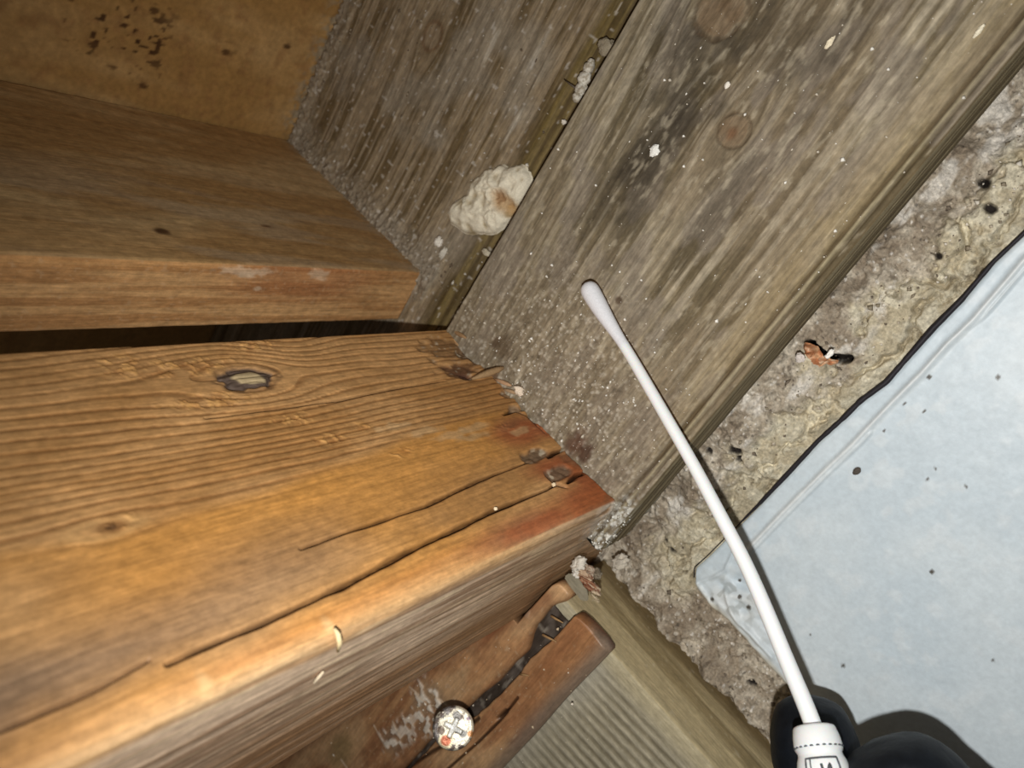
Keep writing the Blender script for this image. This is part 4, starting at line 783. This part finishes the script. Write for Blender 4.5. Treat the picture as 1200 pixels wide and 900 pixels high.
# ---- dust and grit: joined stuff
def dust(name, n, plane, val, box, size, cols, seed, label, dens=None):
    r = np.random.default_rng(seed); pts = []
    while len(pts) < n:
        px = r.uniform(box[0], box[2]); py = r.uniform(box[1], box[3])
        if dens is not None and r.random() > dens(px, py): continue
        v = val(px, py) if callable(val) else val
        pts.append({'X': onX, 'Y': onY, 'Z': onZ}[plane](px, py, v))
    oc = np.array([[1, 0, 0], [-1, 0, 0], [0, 1, 0], [0, -1, 0], [0, 0, 1], [0, 0, -1]], float)
    fc = np.array([[0, 2, 4], [2, 1, 4], [1, 3, 4], [3, 0, 4], [2, 0, 5], [1, 2, 5], [3, 1, 5], [0, 3, 5]])
    V = []; T = []; C = []
    for i, p in enumerate(pts):
        s = .8 * size * (r.random() ** 4 * 2.4 + .45); k = r.uniform(.5, 1.3, (6, 1)); V.append(p + oc * k * s * r.uniform(.6, 1.4, 3)); T.append(fc + 6 * i); C.append(np.tile(lin(*cols[r.integers(len(cols))]), (6, 1)))
    o = link(name, meshnp(name, M(np.concatenate(V)), np.zeros((0, 4)), np.concatenate(C), np.concatenate(T), smooth=True), m_crumb)
    tag(o, label, 'dust', kind='stuff')
def wall_y(x, y):
    Y = 1.15
    for _ in range(4):
        p = onY(x, y, Y); i = min(np.searchsorted(WALL[0], p[0]), len(WALL[0]) - 1); j = min(np.searchsorted(WALL[1], p[2]), len(WALL[1]) - 1); Y = WALL[2][i, j]
    return Y - .0002
near_beam = lambda x, y: math.exp(-(((x - 640) / 95) ** 2 + ((y - 480) / 110) ** 2)) + .05
inpl2 = lambda x, y: (1 if (.195 < onY(x, y, 1.0)[2] < .636 and onY(x, y, 1.0)[0] > -.55) else 0)
dust('white_dust', 900, 'Y', .999, (500, 0, 1200, 680), .0014, [(236, 230, 218), (214, 204, 186), (250, 246, 236)], 1, 'fine white specks scattered over the striped plank', lambda x, y: inpl2(x, y) * near_beam(x, y))
pj = lambda x, y: onY(x, y, 1.09)
dust('corner_grit', 550, 'Y', 1.086, (330, 0, 650, 380), .0018, [(178, 164, 142), (150, 134, 112), (216, 208, 194), (110, 94, 76)], 2, 'pale grit gathered along the joist and subfloor corner of the rim plank',
     lambda x, y: (lambda p: (0 if p[0] < -.548 or p[2] > 1.292 or p[2] < .66 else min(1, math.exp(-(p[0] + .55) / .018) + math.exp(-(1.295 - p[2]) / .012) + .025)))(pj(x, y)))
dust('board_dust', 150, 'Y', YC - .001, (380, 690, 690, 895), .0016, [(250, 238, 220), (226, 204, 172)], 3, 'white specks around the screw on the red-brown board',
     lambda x, y: (lambda p: 0 if (p[2] > .2 and p[0] > -.86) or p[2] > .45 or p[0] > -.77 or ray(x, y) @ [0, 0, 1] * 0 + onZ(x, y, ZB)[0] > -.84 else min(1, math.exp(-(((x - 495) / 45) ** 2 + ((y - 840) / 35) ** 2)) + .2))(onY(x, y, YC)))
dust('wall_grit', 700, 'Y', wall_y, (690, 60, 1200, 880), .0022, [(230, 222, 208), (196, 184, 164), (150, 138, 118), (118, 106, 92)], 4, 'loose pale and dark grit on the concrete',
     lambda x, y: (lambda p: 0 if p[2] > .165 or (p[2] < ztop(p[0]) + .03 and p[0] > PX0 - .01) or p[0] < -.74 else 1)(onY(x, y, 1.15)))
dust('powder', 170, 'Y', lambda x, y: .996, (655, 590, 740, 690), .0016, [(236, 234, 226), (214, 210, 200), (196, 190, 176)], 5, 'chalky white powder on the plank corner beside the beam',
     lambda x, y: (lambda p: 1 if .185 < p[2] < .222 and -.64 < p[0] < -.52 else 0)(onY(x, y, 1.0)))

# ================================================================== SWAB
def f_swab():
    base = W(965, 900, .84); root = empty('sampling_swab', base)
    tag(root, 'long white swab with slim bulb tip and labelled handle, held in front of planks', 'swab')
    cl = [(686, 331), (698, 352), (711, 375), (729, 400), (757, 448), (787, 500), (813, 545), (842, 600), (874, 660), (899, 718), (925, 782), (948, 835), (953, 850)]
    L = np.r_[0, np.cumsum([math.dist(cl[i], cl[i + 1]) for i in range(len(cl) - 1)])]
    iz0, iz1 = 1 / 1.09, 1 / .86
    zc = 1 / (iz0 + (iz1 - iz0) * (L / L[-1]) ** 1.15); ctr = np.array([W(x, y, z) for (x, y), z in zip(cl, zc)])
    # smooth the centre line in space
    s = np.linspace(0, 1, 80); tl = L / L[-1]; P = np.stack([np.interp(s, tl, ctr[:, k]) for k in range(3)], 1)
    for _ in range(14): P[1:-1] = (P[:-2] + P[2:] + 2 * P[1:-1]) / 4
    r0 = .0074
    link('shaft', tube(P[6:], r0 + .0026 * np.linspace(.08, 1, 74), 24, 'shaft'), m_swab, root)
    # tip: bulb
    d = P[0] - P[10]; ln = np.linalg.norm(d); d /= ln; t = np.linspace(0, 1, 30); A = P[12] * (1 - t[:, None]) + (P[0] + d * .004) * t[:, None]
    i12 = np.linspace(12, 0, 30); A = np.stack([np.interp(i12, np.arange(80), P[:, k]) for k in range(3)], 1); A[-1] += d * .0
    rr = r0 * 1.05 + (.0140 - r0 * 1.05) * ss(.0, .85, t); rr = rr * np.sqrt(np.clip(1 - np.clip((t - .86) / .14, 0, 1) ** 2, 0.002, 1))
    link('tip', tube(A, rr, 24, 'tip'), m_tip, root)
    # handle: collar, seam, body
    ax0 = W(953, 850, .86); ax1 = W(988, 1000, .79); ax = ax1 - ax0; LL = np.linalg.norm(ax)
    px = .86 / F; pt = lambda a: ax0 + ax * a
    prof = [(0, 9), (0.002, 19), (.012, 22.5), (.03, 24), (.10, 26), (.17, 27), (.175, 27), (.185, 25.8), (.192, 25.8), (.2, 26.8), (.235, 24.5), (.26, 24.8), (.30, 27), (.35, 28.5), (.6, 31), (1.0, 34)]
    cp = [q for q in prof if q[0] <= .19]; bp = [q for q in prof if q[0] >= .18]
    link('collar', tube([pt(a) for a, _ in cp], [r * px for _, r in cp], 40, 'collar'), m_swab, root)
    body = link('handle', tube([pt(a) for a, _ in bp], [r * px * (1 - .0 * a) for a, r in bp], 40, 'handle'), m_swab, root)
    # seam notches: little dark slits round the collar's lower edge
    ax_n = ax / LL; e1 = -ray(955, 870) / np.linalg.norm(ray(955, 870)); e1 -= ax_n * (e1 @ ax_n); e1 /= np.linalg.norm(e1); e2 = np.cross(ax_n, e1)
    def on(a, th, r, lift=.0004): return pt(a) + (e1 * math.cos(th) + e2 * math.sin(th)) * (r * px + lift)
    for i in range(24):
        th = i / 24 * 2 * math.pi; A_ = [on(.188, th - .07, 26.2), on(.186, th, 26.2), on(.188, th + .07, 26.2)]
        link('seam_notch', tube(A_, [.0007, .0011, .0007], 5, 'seam_notch'), m_ink, root)
    # printed label: frame and letter lying on the handle
    def rat(a): return np.interp(a, [q[0] for q in bp], [q[1] for q in bp])
    def stroke(pts, w_, nm, par):
        pts = np.array(pts); F_ = []
        for k in range(len(pts) - 1):
            for t in np.linspace(0, 1, 9)[(0 if k == 0 else 1):]: F_.append(pts[k] * (1 - t) + pts[k + 1] * t)
        Pp = [on(a, th, rat(a), .0002) for a, th in F_]; return link(nm, tube(Pp, np.full(len(Pp), w_), 4, nm), m_ink, par)
    fr = stroke([(.29, -.66), (.29, .66), (.62, .66), (.62, -.66), (.29, -.66)], .0012, 'label_frame', root)
    stroke([(.29, .46), (.62, .46)], .0009, 'label_line', fr)
    stroke([(.46, -.32), (.34, -.28), (.46, -.0), (.34, .04)], .0014, 'letter', fr)
    return root
f_swab()

# ================================================================== GLOVED HAND
def f_hand():
    nodes = []; rads = []; edges = []
    def chain(pts, parent=None):
        last = parent
        for (x, y, z, r) in pts:
            nodes.append(W(x, y, z)); rads.append(r); i = len(nodes) - 1
            if last is not None: edges.append((last, i))
            last = i
        return last
    chain([(1330, 1420, .74, .17)])                        # 0 palm centre (root)
    chain([(1420, 1560, .70, .15), (1560, 1760, .66, .135), (1760, 2040, .62, .14)], 0)   # wrist, forearm
    k = chain([(1215, 1260, .82, .11)], 0)
    chain([(1110, 1130, .90, .076), (1020, 1010, .955, .070), (962, 915, .965, .066), (950, 856, .965, .060), (952, 819, .96, .042)], k)      # index, behind the handle
    chain([(1090, 1200, .95, .070), (985, 1110, 1.01, .066), (925, 1020, 1.02, .062), (912, 975, 1.01, .052)], k)         # middle
    k3 = chain([(1250, 1380, .84, .10)], 0)
    chain([(1120, 1300, .98, .068), (1010, 1230, 1.03, .064), (960, 1150, 1.02, .060), (960, 1100, .99, .050)], k3)        # ring
    chain([(1150, 1420, .95, .062), (1050, 1370, 1.0, .058), (1000, 1300, 1.0, .054), (1000, 1250, .97, .045)], k3)     # little finger
    chain([(1330, 1240, .74, .095), (1240, 1090, .77, .080), (1120, 985, .80, .074), (1048, 905, .815, .068), (1032, 866, .825, .048)], 0)       # thumb, in front
    me = bpy.data.meshes.new('gloved_hand'); V = M(np.array(nodes)); me.from_pydata([tuple(v) for v in V], edges, []); me.update()
    bm = bmesh.new(); bm.from_mesh(me); bm.verts.layers.skin.verify(); bm.to_mesh(me); bm.free()
    for i, v in enumerate(me.skin_vertices[0].data): v.radius = (rads[i] * S, rads[i] * S); v.use_root = (i == 0)
    o = link('gloved_hand', me, m_glove); md = o.modifiers.new('skin', 'SKIN'); md.use_smooth_shade = True
    sb = o.modifiers.new('smooth', 'SUBSURF'); sb.levels = 3; sb.render_levels = 3
    tx = bpy.data.textures.new('creases', 'CLOUDS'); tx.noise_scale = .005; dm = o.modifiers.new('creases', 'DISPLACE'); dm.texture = tx; dm.strength = .0010; dm.mid_level = .5
    tag(o, 'hand in a black glove holding the white swab at the lower right', 'hand')
f_hand()
